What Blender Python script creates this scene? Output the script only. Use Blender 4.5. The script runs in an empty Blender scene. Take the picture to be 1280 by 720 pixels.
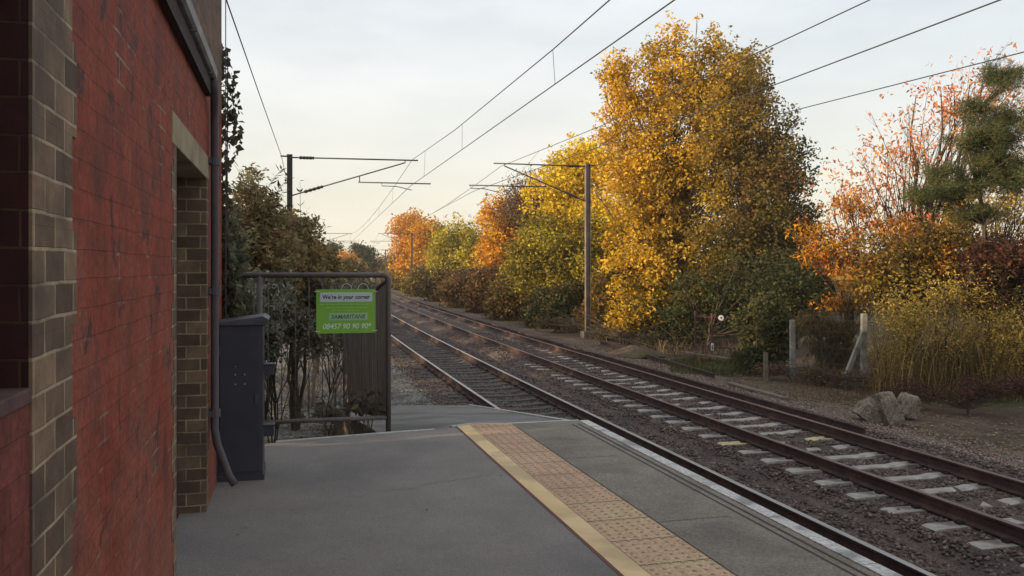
import bpy, math, random
import numpy as np
from mathutils import Vector, Matrix
R_ = math.radians
random.seed(7); rng = np.random.default_rng(11)
SC = bpy.context.scene
COL = SC.collection

# ------------------------------------------------------------------ camera, sky, sun, exposure
YAW = R_(15.0); FPX = 1106.5; HZ = 333.8; CZ = 2.682      # heading right of the track, focal length in px of a 1280 wide frame, horizon row, eye height
cam = bpy.data.cameras.new('camera'); co = bpy.data.objects.new('camera', cam); COL.objects.link(co)
co.location = (0, 0, CZ); co.rotation_euler = (R_(90), 0, -YAW)
cam.sensor_width = 36; cam.lens = 36*FPX/1280; cam.shift_y = (HZ-360)/1280; cam.clip_start = .05; cam.clip_end = 6000
SC.camera = co
SUN_EL, SUN_HEAD = R_(10), R_(-95)                        # low evening sun away to the left and a little behind
w = bpy.data.worlds.new('World'); SC.world = w; w.use_nodes = True
nt = w.node_tree; nt.nodes.clear(); N = nt.nodes.new; L = nt.links.new
out = N('ShaderNodeOutputWorld'); sky = N('ShaderNodeTexSky'); sky.sky_type = 'NISHITA'; sky.sun_disc = False
sky.sun_elevation = SUN_EL; sky.sun_rotation = SUN_HEAD
b1 = N('ShaderNodeBackground'); b1.inputs[1].default_value = .10; L(sky.outputs[0], b1.inputs[0])
tc = N('ShaderNodeTexCoord'); sep = N('ShaderNodeSeparateXYZ'); L(tc.outputs['Generated'], sep.inputs[0])
rmp = N('ShaderNodeValToRGB'); L(sep.outputs[2], rmp.inputs[0])
e = rmp.color_ramp.elements; e[0].position = 0.0; e[0].color = (.86, .78, .63, 1); e[1].position = .9; e[1].color = (.66, .69, .74, 1)
for p, c in ((.10, (.85, .82, .73, 1)), (.20, (.79, .80, .79, 1)), (.34, (.71, .765, .81, 1))):
    k = e.new(p); k.color = c
mp = N('ShaderNodeMapping'); mp.inputs['Scale'].default_value = (1, 1, 3.2); L(tc.outputs['Generated'], mp.inputs[0])
nz = N('ShaderNodeTexNoise'); nz.inputs['Scale'].default_value = 2.6; nz.inputs['Detail'].default_value = 7; nz.inputs['Roughness'].default_value = .55; L(mp.outputs[0], nz.inputs[0])
r2 = N('ShaderNodeValToRGB'); L(nz.outputs[0], r2.inputs[0])
r2.color_ramp.elements[0].position = .32; r2.color_ramp.elements[0].color = (.68,)*3+(1,); r2.color_ramp.elements[1].position = .62; r2.color_ramp.elements[1].color = (.93,)*3+(1,)
b2 = N('ShaderNodeBackground'); b2.inputs[1].default_value = .88; L(rmp.outputs[0], b2.inputs[0])
mx = N('ShaderNodeMixShader'); L(r2.outputs[0], mx.inputs[0]); L(b1.outputs[0], mx.inputs[1]); L(b2.outputs[0], mx.inputs[2]); L(mx.outputs[0], out.inputs[0])
sl = bpy.data.lights.new('sun', 'SUN'); sl.energy = 5.0; sl.angle = R_(.6); sl.color = (1, .77, .48)
so = bpy.data.objects.new('sun', sl); COL.objects.link(so)
sd = Vector((math.cos(SUN_EL)*math.sin(SUN_HEAD), math.cos(SUN_EL)*math.cos(SUN_HEAD), math.sin(SUN_EL)))
so.rotation_euler = sd.to_track_quat('Z', 'Y').to_euler(); so.location = (-20, 0, 20)
SC.view_settings.view_transform = 'Standard'; SC.view_settings.look = 'None'; SC.view_settings.exposure = 0.52; SC.view_settings.gamma = 1
SC.cycles.max_bounces = 6; SC.cycles.transparent_max_bounces = 8; SC.cycles.use_denoising = True

# ------------------------------------------------------------------ frames of reference
def W(u, v, Z):                                            # a surveyed point: direction through the photo and distance along the view axis
    R = (u-640)/FPX*Z
    return Vector((Z*math.sin(YAW)+R*math.cos(YAW), Z*math.cos(YAW)-R*math.sin(YAW), CZ-(v-HZ)/FPX*Z))
def G(u, v, z): return W(u, v, FPX*(CZ-z)/(v-HZ))          # the same on level ground of height z
RX = Vector((math.cos(YAW), -math.sin(YAW), 0)); FX = Vector((math.sin(YAW), math.cos(YAW), 0))
def bend(y):                                               # the line curves gently to the right
    def f(t): return .811e-3*t*t/2-.335e-5*t**3/6
    if y > 230: return f(230)+(y-230)*(.811e-3*230-.335e-5*230**2/2)
    return f(y) if y > -20 else f(-20)
def fall(y): return -.001*min(y, 230)-.024e-3*min(y, 230)**2/2
def T(X, y, z=0): return Vector((X+bend(y), y, z+fall(y)))
cN, cF, dF = 4.775, 7.827, .137
GAU = .7525; PZ = 1.116

# ------------------------------------------------------------------ mesh helpers
class MB:
    def __init__(s): s.v = []; s.f = []; s.m = []; s.mi = 0
    def quad(s, *p):
        n = len(s.v); s.v += [tuple(q) for q in p]; s.f.append(tuple(range(n, n+len(p)))); s.m.append(s.mi)
    def box(s, c, d, M=None, bev=0):
        c = Vector(c); x, y, z = [a/2 for a in d]; n = len(s.v)
        for a in (-1, 1):
            for b in (-1, 1):
                for g in (-1, 1):
                    p = Vector((a*x, b*y, g*z))
                    if M is not None: p = M @ p
                    s.v.append(tuple(c+p))
        for f in ((0,1,3,2),(4,6,7,5),(0,4,5,1),(2,3,7,6),(0,2,6,4),(1,5,7,3)):
            s.f.append(tuple(n+i for i in f)); s.m.append(s.mi)
    def bar(s, a, b, w, h=None, up=(0, 0, 1)):             # box beam from a to b
        a = Vector(a); b = Vector(b); h = h or w; d = (b-a); l = d.length; d.normalize(); up = Vector(up)
        if abs(d.dot(up)) > .98: up = Vector((0, 1, 0))
        x = d.cross(up).normalized(); y = x.cross(d)
        M = Matrix((x, d, y)).transposed(); s.box((a+b)/2, (w, l, h), M)
    def tube(s, pts, r, n=8, cap=True):
        pts = [Vector(p) for p in pts]; rs = r if isinstance(r, (list, tuple)) else [r]*len(pts)
        base = len(s.v); px = None
        for i, p in enumerate(pts):
            d = (pts[min(i+1, len(pts)-1)]-pts[max(i-1, 0)]).normalized()
            if px is None:
                px = d.orthogonal().normalized()
            px = (px-d*px.dot(d)).normalized(); py = d.cross(px)
            for k in range(n):
                a = 2*math.pi*k/n; s.v.append(tuple(p+(px*math.cos(a)+py*math.sin(a))*rs[i]))
        for i in range(len(pts)-1):
            for k in range(n):
                a = base+i*n+k; b = base+i*n+(k+1) % n
                s.f.append((a, b, b+n, a+n)); s.m.append(s.mi)
        if cap:
            s.f.append(tuple(base+k for k in range(n-1, -1, -1))); s.m.append(s.mi)
            q = base+(len(pts)-1)*n; s.f.append(tuple(q+k for k in range(n))); s.m.append(s.mi)
    def prism(s, poly, off):                                # polygon points and an extrusion vector
        poly = [Vector(p) for p in poly]; n = len(poly); b = len(s.v); off = Vector(off)
        s.v += [tuple(p) for p in poly]+[tuple(p+off) for p in poly]
        s.f.append(tuple(b+i for i in range(n-1, -1, -1))); s.f.append(tuple(b+n+i for i in range(n))); s.m += [s.mi]*2
        for i in range(n):
            j = (i+1) % n; s.f.append((b+i, b+j, b+n+j, b+n+i)); s.m.append(s.mi)
    def build(s, name, mats, parent=None, bevel=0, smooth=False, M=None, fix=False):
        me = bpy.data.meshes.new(name); me.from_pydata(s.v, [], s.f)
        if not isinstance(mats, (list, tuple)): mats = [mats]
        for m in mats: me.materials.append(m)
        me.polygons.foreach_set('material_index', s.m)
        if smooth: me.polygons.foreach_set('use_smooth', [True]*len(s.f))
        if fix:
            import bmesh
            bm = bmesh.new(); bm.from_mesh(me); bmesh.ops.recalc_face_normals(bm, faces=bm.faces); bm.to_mesh(me); bm.free()
        me.update()
        o = bpy.data.objects.new(name, me); COL.objects.link(o)
        if parent: o.parent = parent
        if M is not None: o.matrix_world = M
        if bevel:
            b = o.modifiers.new('bevel', 'BEVEL'); b.width = bevel; b.segments = 2; b.limit_method = 'ANGLE'
        return o
def fastmesh(name, v, f, mat, parent=None, col=None, smooth=False):
    v = np.asarray(v, np.float32); f = np.asarray(f, np.int32); me = bpy.data.meshes.new(name); k = f.shape[1]
    me.vertices.add(len(v)); me.vertices.foreach_set('co', v.ravel())
    me.loops.add(f.size); me.loops.foreach_set('vertex_index', f.ravel())
    me.polygons.add(len(f)); me.polygons.foreach_set('loop_start', np.arange(0, f.size, k, dtype=np.int32))
    try: me.polygons.foreach_set('loop_total', np.full(len(f), k, np.int32))
    except Exception: pass
    if smooth: me.polygons.foreach_set('use_smooth', np.ones(len(f), bool))
    if col is not None:
        at = me.attributes.new('tint', 'FLOAT_COLOR', 'FACE')
        c4 = np.ones((len(f), 4), np.float32); c4[:, :3] = col; at.data.foreach_set('color', c4.ravel())
    me.materials.append(mat); me.update(calc_edges=True)
    o = bpy.data.objects.new(name, me); COL.objects.link(o)
    if parent: o.parent = parent
    return o
def tag(o, label=None, cat=None, group=None, kind=None):
    if label: o['label'] = label
    if cat: o['category'] = cat
    if group: o['group'] = group
    if kind: o['kind'] = kind
    return o
def empty(name, loc, label, cat, group=None, rz=0):
    o = bpy.data.objects.new(name, None); o.empty_display_size = .3; COL.objects.link(o)
    o.location = loc; o.rotation_euler = (0, 0, rz); return tag(o, label, cat, group)
def local(o):                                               # world -> local of an empty (they are only moved and turned about z)
    return (Matrix.Translation(o.location) @ Matrix.Rotation(o.rotation_euler.z, 4, 'Z')).inverted()
def part(mb, name, mat, root, **k):                         # mesh modelled in world space, hung under its thing
    I = local(root); mb.v = [tuple(I @ Vector(p)) for p in mb.v]
    return mb.build(name, mat, root, **k)

# ------------------------------------------------------------------ materials
def mat(name, c1, c2=None, scale=5, rough=.85, bump=.3, bscale=None, detail=6, metal=0, spec=.3, stretch=(1, 1, 1), dist=.02, c3=None, s3=1.0, speck=0, sps=220):
    m = bpy.data.materials.new(name); m.use_nodes = True; t = m.node_tree; t.nodes.clear(); n = t.nodes.new; l = t.links.new
    o = n('ShaderNodeOutputMaterial'); p = n('ShaderNodeBsdfPrincipled'); l(p.outputs[0], o.inputs[0])
    p.inputs['Roughness'].default_value = rough; p.inputs['Metallic'].default_value = metal; p.inputs['Specular IOR Level'].default_value = spec
    g = n('ShaderNodeTexCoord'); mpn = n('ShaderNodeMapping'); mpn.inputs['Scale'].default_value = stretch; l(g.outputs['Object'], mpn.inputs[0])
    a = n('ShaderNodeTexNoise'); a.inputs['Scale'].default_value = scale; a.inputs['Detail'].default_value = detail; a.inputs['Roughness'].default_value = .65; l(mpn.outputs[0], a.inputs[0])
    r = n('ShaderNodeValToRGB'); r.color_ramp.elements[0].position = .35; r.color_ramp.elements[1].position = .68
    r.color_ramp.elements[0].color = (*c1, 1); r.color_ramp.elements[1].color = (*(c2 or c1), 1); l(a.outputs[0], r.inputs[0])
    src = r.outputs[0]
    if c3:
        a3 = n('ShaderNodeTexNoise'); a3.inputs['Scale'].default_value = s3; a3.inputs['Detail'].default_value = 5; l(mpn.outputs[0], a3.inputs[0])
        r3 = n('ShaderNodeValToRGB'); r3.color_ramp.elements[0].position = .5; r3.color_ramp.elements[1].position = .66; l(a3.outputs[0], r3.inputs[0])
        x = n('ShaderNodeMix'); x.data_type = 'RGBA'; l(r3.outputs[0], x.inputs[0]); l(src, x.inputs[6]); x.inputs[7].default_value = (*c3, 1); src = x.outputs[2]
    if speck:
        k1 = n('ShaderNodeTexNoise'); k1.inputs['Scale'].default_value = sps; k1.inputs['Detail'].default_value = 3; l(g.outputs['Object'], k1.inputs[0])
        k2 = n('ShaderNodeValToRGB'); k2.color_ramp.elements[0].position = .36; k2.color_ramp.elements[0].color = (1-speck,)*3+(1,); k2.color_ramp.elements[1].position = .66; k2.color_ramp.elements[1].color = (1+speck,)*3+(1,); l(k1.outputs[0], k2.inputs[0])
        k3 = n('ShaderNodeMix'); k3.data_type = 'RGBA'; k3.blend_type = 'MULTIPLY'; k3.inputs[0].default_value = 1; l(src, k3.inputs[6]); l(k2.outputs[0], k3.inputs[7]); src = k3.outputs[2]
    l(src, p.inputs['Base Color'])
    if bump:
        bn = n('ShaderNodeTexNoise'); bn.inputs['Scale'].default_value = bscale or scale*6; bn.inputs['Detail'].default_value = 5; l(mpn.outputs[0], bn.inputs[0])
        b = n('ShaderNodeBump'); b.inputs['Strength'].default_value = bump; b.inputs['Distance'].default_value = dist; l(bn.outputs[0], b.inputs['Height']); l(b.outputs[0], p.inputs['Normal'])
    m['p'] = 1
    return m
def brick_mat(name, b1_, b2_, mortar, paint=None, wear=(.45, .6), bw=.225, bh=.078, mort=.012, grime=None, drip=0, pmort=.5, fade_veil=False):
    m = bpy.data.materials.new(name); m.use_nodes = True; t = m.node_tree; t.nodes.clear(); n = t.nodes.new; l = t.links.new
    o = n('ShaderNodeOutputMaterial'); p = n('ShaderNodeBsdfPrincipled'); l(p.outputs[0], o.inputs[0]); p.inputs['Roughness'].default_value = .8; p.inputs['Specular IOR Level'].default_value = .25
    g = n('ShaderNodeTexCoord'); s = n('ShaderNodeSeparateXYZ'); l(g.outputs['Object'], s.inputs[0])
    ad = n('ShaderNodeMath'); l(s.outputs[0], ad.inputs[0]); l(s.outputs[1], ad.inputs[1])
    cb = n('ShaderNodeCombineXYZ'); l(ad.outputs[0], cb.inputs[0]); l(s.outputs[2], cb.inputs[1])
    wob = n('ShaderNodeTexNoise'); wob.inputs['Scale'].default_value = 5; l(g.outputs['Object'], wob.inputs[0])
    wm = n('ShaderNodeVectorMath'); wm.operation = 'MULTIPLY_ADD'; l(wob.outputs['Color'], wm.inputs[0]); wm.inputs[1].default_value = (.012, .014, 0); l(cb.outputs[0], wm.inputs[2])
    br = n('ShaderNodeTexBrick'); l(wm.outputs[0], br.inputs[0])
    br.inputs['Scale'].default_value = 1; br.inputs['Brick Width'].default_value = bw; br.inputs['Row Height'].default_value = bh; br.inputs['Mortar Size'].default_value = mort*.5; br.inputs['Mortar Smooth'].default_value = .25
    br.inputs['Color1'].default_value = (*b1_, 1); br.inputs['Color2'].default_value = (*b2_, 1); br.inputs['Mortar'].default_value = (*mortar, 1)
    src = br.outputs[0]
    nn = n('ShaderNodeTexNoise'); nn.inputs['Scale'].default_value = 9; nn.inputs['Detail'].default_value = 8; nn.inputs['Roughness'].default_value = .7; l(g.outputs['Object'], nn.inputs[0])
    mm = n('ShaderNodeMix'); mm.data_type = 'RGBA'; mm.blend_type = 'MULTIPLY'; mm.inputs[0].default_value = .75
    rr = n('ShaderNodeValToRGB'); rr.color_ramp.elements[0].position = .3; rr.color_ramp.elements[0].color = (.45,)*3+(1,); rr.color_ramp.elements[1].position = .7; rr.color_ramp.elements[1].color = (1.35,)*3+(1,); l(nn.outputs[0], rr.inputs[0])
    if paint:
        # paint film covering bricks and most of the joints, worn off in patches
        pn = n('ShaderNodeTexNoise'); pn.inputs['Scale'].default_value = 2.2; pn.inputs['Detail'].default_value = 9; pn.inputs['Roughness'].default_value = .68; l(g.outputs['Object'], pn.inputs[0])
        pr = n('ShaderNodeValToRGB'); pr.color_ramp.elements[0].position = wear[0]; pr.color_ramp.elements[1].position = wear[1]; pr.color_ramp.elements[0].color = (1,)*3+(1,); pr.color_ramp.elements[1].color = (0,)*3+(1,); l(pn.outputs[0], pr.inputs[0])
        # joints keep paint only in places
        jn = n('ShaderNodeTexNoise'); jn.inputs['Scale'].default_value = 3.1; jn.inputs['Detail'].default_value = 4; l(g.outputs['Object'], jn.inputs[0])
        jr = n('ShaderNodeValToRGB'); jr.color_ramp.elements[0].position = .56; jr.color_ramp.elements[1].position = .64; l(jn.outputs[0], jr.inputs[0])
        jm = n('ShaderNodeMath'); jm.operation = 'MULTIPLY'; l(jr.outputs[0], jm.inputs[0]); l(br.outputs['Fac'], jm.inputs[1])
        jm2 = n('ShaderNodeMath'); jm2.operation = 'MULTIPLY'; l(jm.outputs[0], jm2.inputs[0]); jm2.inputs[1].default_value = pmort
        inv = n('ShaderNodeMath'); inv.operation = 'SUBTRACT'; inv.use_clamp = True; l(pr.outputs[0], inv.inputs[0]); l(jm2.outputs[0], inv.inputs[1])
        # paint hue varies a little brick by brick
        pc = n('ShaderNodeTexBrick'); l(wm.outputs[0], pc.inputs[0])
        for k_, v_ in (('Scale', 1), ('Brick Width', bw), ('Row Height', bh), ('Mortar Size', mort*.3)): pc.inputs[k_].default_value = v_
        pc.inputs['Color1'].default_value = (*[c*1.05 for c in paint], 1); pc.inputs['Color2'].default_value = (*[c*.95 for c in paint], 1); pc.inputs['Mortar'].default_value = (*[c*.9 for c in paint], 1)
        x = n('ShaderNodeMix'); x.data_type = 'RGBA'; l(inv.outputs[0], x.inputs[0]); l(src, x.inputs[6]); l(pc.outputs[0], x.inputs[7]); src = x.outputs[2]
    l(src, mm.inputs[6]); l(rr.outputs[0], mm.inputs[7]); src = mm.outputs[2]
    if drip:                                               # chalky efflorescence runs and scrapes
        dm = n('ShaderNodeMapping'); dm.inputs['Scale'].default_value = (9, 9, 1.6); l(g.outputs['Object'], dm.inputs[0])
        dn = n('ShaderNodeTexNoise'); dn.inputs['Scale'].default_value = 1.6; dn.inputs['Detail'].default_value = 9; dn.inputs['Roughness'].default_value = .75; l(dm.outputs[0], dn.inputs[0])
        dr = n('ShaderNodeValToRGB'); dr.color_ramp.elements[0].position = .61; dr.color_ramp.elements[1].position = .72; dr.color_ramp.elements[1].color = (drip,)*3+(1,); l(dn.outputs[0], dr.inputs[0])
        y = n('ShaderNodeMix'); y.data_type = 'RGBA'; l(dr.outputs[0], y.inputs[0]); l(src, y.inputs[6]); y.inputs[7].default_value = (.5, .42, .4, 1); src = y.outputs[2]
    if grime:
        gn = n('ShaderNodeTexNoise'); gn.inputs['Scale'].default_value = 3.5; gn.inputs['Detail'].default_value = 7; l(g.outputs['Object'], gn.inputs[0])
        gr = n('ShaderNodeValToRGB'); gr.color_ramp.elements[0].position = .48; gr.color_ramp.elements[1].position = .7; l(gn.outputs[0], gr.inputs[0])
        y = n('ShaderNodeMix'); y.data_type = 'RGBA'; l(gr.outputs[0], y.inputs[0]); l(src, y.inputs[6]); y.inputs[7].default_value = (*grime, 1); src = y.outputs[2]
    if fade_veil:                                               # sun-bleached, chalky paint in broad irregular areas, more of it low down, a pale lens veil put into the colour
        f1 = n('ShaderNodeTexNoise'); f1.inputs['Scale'].default_value = 1.9; f1.inputs['Detail'].default_value = 10; f1.inputs['Roughness'].default_value = .7; l(g.outputs['Object'], f1.inputs[0])
        z1 = n('ShaderNodeMapRange'); z1.inputs[1].default_value = 3.4; z1.inputs[2].default_value = 1.2; z1.inputs[3].default_value = -.12; z1.inputs[4].default_value = .14; l(s.outputs[2], z1.inputs[0])
        fa = n('ShaderNodeMath'); l(f1.outputs[0], fa.inputs[0]); l(z1.outputs[0], fa.inputs[1])
        f2 = n('ShaderNodeValToRGB'); f2.color_ramp.elements[0].position = .44; f2.color_ramp.elements[1].position = .72; f2.color_ramp.elements[1].color = (.62,)*3+(1,); l(fa.outputs[0], f2.inputs[0])
        y = n('ShaderNodeMix'); y.data_type = 'RGBA'; l(f2.outputs[0], y.inputs[0]); l(src, y.inputs[6]); y.inputs[7].default_value = (.26, .115, .085, 1); src = y.outputs[2]
    if paint:
        sn = n('ShaderNodeTexNoise'); sn.inputs['Scale'].default_value = 4.6; sn.inputs['Detail'].default_value = 10; sn.inputs['Roughness'].default_value = .72; sn.inputs['Distortion'].default_value = .4
        so_ = n('ShaderNodeVectorMath'); so_.operation = 'ADD'; so_.inputs[1].default_value = (3.3, 7.1, 1.7); l(g.outputs['Object'], so_.inputs[0]); l(so_.outputs[0], sn.inputs[0])
        sr_ = n('ShaderNodeValToRGB'); sr_.color_ramp.elements[0].position = .585; sr_.color_ramp.elements[1].position = .625; l(sn.outputs[0], sr_.inputs[0])
        y = n('ShaderNodeMix'); y.data_type = 'RGBA'; l(sr_.outputs[0], y.inputs[0]); l(src, y.inputs[6]); y.inputs[7].default_value = (.075, .03, .025, 1); src = y.outputs[2]
        fn = n('ShaderNodeTexNoise'); fn.inputs['Scale'].default_value = 38; fn.inputs['Detail'].default_value = 8; fn.inputs['Roughness'].default_value = .75; l(g.outputs['Object'], fn.inputs[0])
        fr = n('ShaderNodeValToRGB'); fr.color_ramp.elements[0].position = .3; fr.color_ramp.elements[0].color = (.5,)*3+(1,); fr.color_ramp.elements[1].position = .7; fr.color_ramp.elements[1].color = (1.4,)*3+(1,); l(fn.outputs[0], fr.inputs[0])
        y = n('ShaderNodeMix'); y.data_type = 'RGBA'; y.blend_type = 'MULTIPLY'; y.inputs[0].default_value = 1; l(src, y.inputs[6]); l(fr.outputs[0], y.inputs[7]); src = y.outputs[2]
    l(src, p.inputs['Base Color'])
    hm = n('ShaderNodeMath'); hm.operation = 'MULTIPLY_ADD'; l(br.outputs['Fac'], hm.inputs[0]); hm.inputs[1].default_value = -1; l(nn.outputs[0], hm.inputs[2])
    b = n('ShaderNodeBump'); b.inputs['Strength'].default_value = (.8 if paint else .95); b.inputs['Distance'].default_value = .006; l(hm.outputs[0], b.inputs['Height']); l(b.outputs[0], p.inputs['Normal'])
    return m
def leaf_mat(name, trans=.4, rough=.6):
    m = bpy.data.materials.new(name); m.use_nodes = True; t = m.node_tree; t.nodes.clear(); n = t.nodes.new; l = t.links.new
    o = n('ShaderNodeOutputMaterial'); a = n('ShaderNodeAttribute'); a.attribute_name = 'tint'
    p = n('ShaderNodeBsdfPrincipled'); p.inputs['Roughness'].default_value = rough; p.inputs['Specular IOR Level'].default_value = .2; l(a.outputs['Color'], p.inputs['Base Color'])
    q = n('ShaderNodeBsdfTranslucent'); l(a.outputs['Color'], q.inputs[0]); x = n('ShaderNodeMixShader'); x.inputs[0].default_value = trans
    l(p.outputs[0], x.inputs[1]); l(q.outputs[0], x.inputs[2]); l(x.outputs[0], o.inputs[0]); return m
M_ = {}
M_['leaf'] = leaf_mat('leaf'); M_['dryleaf'] = leaf_mat('dry_leaf', .2, .8); M_['stone'] = leaf_mat('stone_tint', 0, .9)
M_['bark'] = mat('bark', (.05, .038, .028), (.11, .085, .06), 14, .95, .8, stretch=(1, 1, .2))
M_['deadstem'] = mat('dead_stem', (.16, .125, .095), (.28, .225, .175), 8, .9, .2)
M_['rust'] = mat('rail_rust', (.040, .021, .020), (.068, .036, .031), 6, .8, .3, c3=(.085, .042, .03), s3=3)
M_['railtop'] = mat('rail_running_top', (.30, .28, .27), (.42, .40, .39), 3, .45, 0, metal=.6, stretch=(4, .3, 4))
M_['railtop2'] = mat('rail_dull_top', (.12, .075, .065), (.2, .14, .125), 3, .5, 0, metal=.3, stretch=(4, .3, 4))
M_['sleeper'] = mat('sleeper_concrete', (.27, .245, .22), (.42, .39, .35), 7, .9, .5, c3=(.15, .12, .105), s3=2.5)
M_['sleeperd'] = mat('sleeper_dirty', (.06, .055, .05), (.10, .09, .085), 7, .9, .5)
M_['sunpatch'] = mat('sun_patch_yellow', (.40, .34, .2), (.6, .48, .2), 9, .8, .4, c3=(.3, .26, .2), s3=6)  # yellow of a sunbeam on one sleeper, put into its colour
M_['clip'] = mat('clip_iron', (.03, .02, .018), (.06, .04, .035), 9)
M_['asphalt'] = mat('asphalt', (.205, .183, .168), (.25, .225, .208), 1.3, .92, .55, 260, dist=.004, c3=(.17, .158, .15), s3=.7, speck=.22, sps=150)
M_['ramp'] = mat('ramp_asphalt', (.15, .145, .14), (.24, .23, .22), 2.2, .92, .5, 160, dist=.006, c3=(.125, .115, .105), s3=1.1, speck=.35, sps=90)
M_['slab'] = mat('concrete_slab', (.17, .147, .118), (.25, .22, .18), 2.0, .9, .5, 120, dist=.004, c3=(.135, .118, .10), s3=1.3, speck=.25, sps=80)
M_['groove'] = mat('groove_dirt', (.05, .045, .04), (.08, .07, .065), 9)
M_['white'] = mat('white_line_worn', (.46, .44, .42), (.64, .62, .6), 5, .8, .3, c3=(.27, .26, .25), s3=5, speck=.25, sps=40)
M_['yline'] = mat('yellow_line', (.66, .47, .24), (.78, .59, .34), 2.2, .8, .3, 100, dist=.003, c3=(.52, .39, .22), s3=2.5)
M_['tact'] = mat('tactile_red', (.42, .265, .17), (.53, .355, .235), 2.4, .85, .4, 90, dist=.003, c3=(.50, .37, .22), s3=1.15, speck=.22, sps=60)
M_['blister'] = mat('blister_worn', (.36, .225, .15), (.47, .30, .205), 5, .85, .2)
M_['kerb'] = mat('kerb_pale', (.36, .35, .33), (.5, .49, .46), 6, .85, .4)
M_['conc'] = mat('post_concrete', (.26, .25, .22), (.42, .40, .36), 8, .9, .6, c3=(.16, .15, .1), s3=4)
M_['block'] = mat('broken_concrete', (.15, .12, .09), (.31, .26, .20), 9, .95, 1, 30, dist=.03, c3=(.07, .055, .035), s3=6, speck=.35, sps=40)
M_['tube'] = mat('fence_paint', (.10, .083, .082), (.15, .128, .125), 8, .6, .2)
M_['board'] = mat('fence_paling', (.12, .095, .08), (.19, .155, .13), 5, .75, .4, stretch=(2, 2, .3))
M_['cab'] = mat('navy_paint', (.030, .032, .047), (.043, .045, .06), 3, .45, .15, 40, spec=.4, dist=.002)
M_['cablid'] = mat('cabinet_lid', (.05, .054, .068), (.09, .095, .11), 4, .5, .1)
M_['bolt'] = mat('bolt_bright', (.6, .6, .62), rough=.4, bump=0, metal=.3)
M_['pipe'] = mat('pipe_grey', (.07, .058, .068), (.115, .095, .105), 5, .55, .2, stretch=(1, 1, .3))
M_['gutter'] = mat('gutter_pale', (.17, .16, .165), (.28, .27, .275), 5, .6, .2)
M_['guttershade'] = mat('gutter_shade_dark', (.03, .02, .02), (.05, .035, .03), 4)
M_['lintel'] = mat('lintel_stone', (.24, .19, .12), (.36, .295, .20), 4, .9, .5, 30, dist=.01, c3=(.17, .13, .085), s3=3)
M_['mast'] = mat('mast_steel', (.085, .06, .047), (.15, .115, .09), 5, .45, .2, c3=(.20, .16, .12), s3=2, spec=.7)
M_['mastshade'] = mat('mast_steel_shaded', (.035, .036, .03), (.06, .062, .052), 5, .7, .2)  # left masts out of the sun: their shade is put into this darker colour
M_['mastb'] = mat('mast_base', (.07, .06, .055), (.12, .105, .095), 6, .9, .5)
M_['galv'] = mat('arm_tube', (.06, .06, .06), (.10, .10, .098), 6, .5, 0)
M_['insul'] = mat('insulator', (.035, .022, .02), (.06, .035, .03), 6, .35, 0)
M_['wire'] = mat('wire_copper', (.035, .037, .042), rough=.6, bump=0)
M_['door'] = mat('door_paint', (.016, .010, .012), (.03, .02, .02), 3, .5, .2)
M_['frame'] = mat('window_frame', (.12, .03, .025), (.18, .05, .04), 4)
M_['gatepaint'] = mat('gate_rust', (.09, .03, .038), (.14, .05, .06), 8, .7, .3)
M_['tagw'] = mat('tag_white', (.75, .75, .72), rough=.6, bump=0); M_['tagk'] = mat('tag_black', (.02, .02, .02), rough=.6, bump=0)
M_['sgreen'] = mat('sign_green', (.19, .43, .05), (.23, .48, .065), 2, .5, 0)
M_['spale'] = mat('sign_pale', (.52, .60, .58), rough=.5, bump=0); M_['spale2'] = mat('sign_mint', (.34, .52, .32), rough=.5, bump=0)
M_['snavy'] = mat('sign_navy', (.02, .02, .06), rough=.5, bump=0); M_['sdark'] = mat('sign_teal', (.05, .16, .08), rough=.5, bump=0)
M_['swhite'] = mat('sign_white', (.62, .78, .60), rough=.5, bump=0); M_['sline'] = mat('sign_small_print', (.30, .56, .16), rough=.5, bump=0)
M_['cable'] = mat('cable_tie', (.6, .6, .58), rough=.5, bump=0)
M_['timber'] = mat('weathered_timber', (.12, .095, .07), (.21, .175, .13), 6, .9, .4)
def glass_mat():
    m = bpy.data.materials.new('dark_pane'); m.use_nodes = True; p = m.node_tree.nodes['Principled BSDF']
    p.inputs['Base Color'].default_value = (.02, .022, .025, 1); p.inputs['Roughness'].default_value = .08; return m
M_['glass'] = glass_mat()

# ------------------------------------------------------------------ ground
def smooth(a, b, x): t = min(1, max(0, (x-a)/(b-a))); return t*t*(3-2*t)
def prof(X):                                               # height of the land across the line
    if X < 3.0: return -.16+.25*smooth(1.5, -6, X)+(1.2*smooth(-8, -40, X) if X < -8 else 0)
    if X < 6.3: return -.19+.02*smooth(5.5, 6.3, X)
    if X < 9.4: return -.17+.138*smooth(6.1, 6.6, X)
    if X < 14: return -.032-.113*smooth(9.4, 10.6, X)
    return -.145+.5*smooth(14, 19, X)+1.0*smooth(19, 60, X)
def nzf(x, y, s, seed=0):
    return math.sin(x*s*1.7+seed)*math.cos(y*s*1.3+seed*2)*.5+math.sin(x*s*3.9+y*s*2.2+seed)*.25+math.sin(y*s*5.3-x*s*4.1)*.15
def sheet(xs, ys, zf): 
    v = []; 
    for y in ys:
        for x in xs:
            p = T(x, y, 0); v.append((p.x, p.y, p.z+zf(x, y)))
    n = len(xs); f = [(j*n+i, j*n+i+1, (j+1)*n+i+1, (j+1)*n+i) for j in range(len(ys)-1) for i in range(n-1)]
    return v, f
xs = [-1300, -1000, -700, -300, -150, -80, -50, -30, -20, -14]+[(-10+i*.5) for i in range(72)]+[26.5, 29, 33, 38, 45, 60, 90, 150, 300, 700, 1000, 1300]
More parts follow.
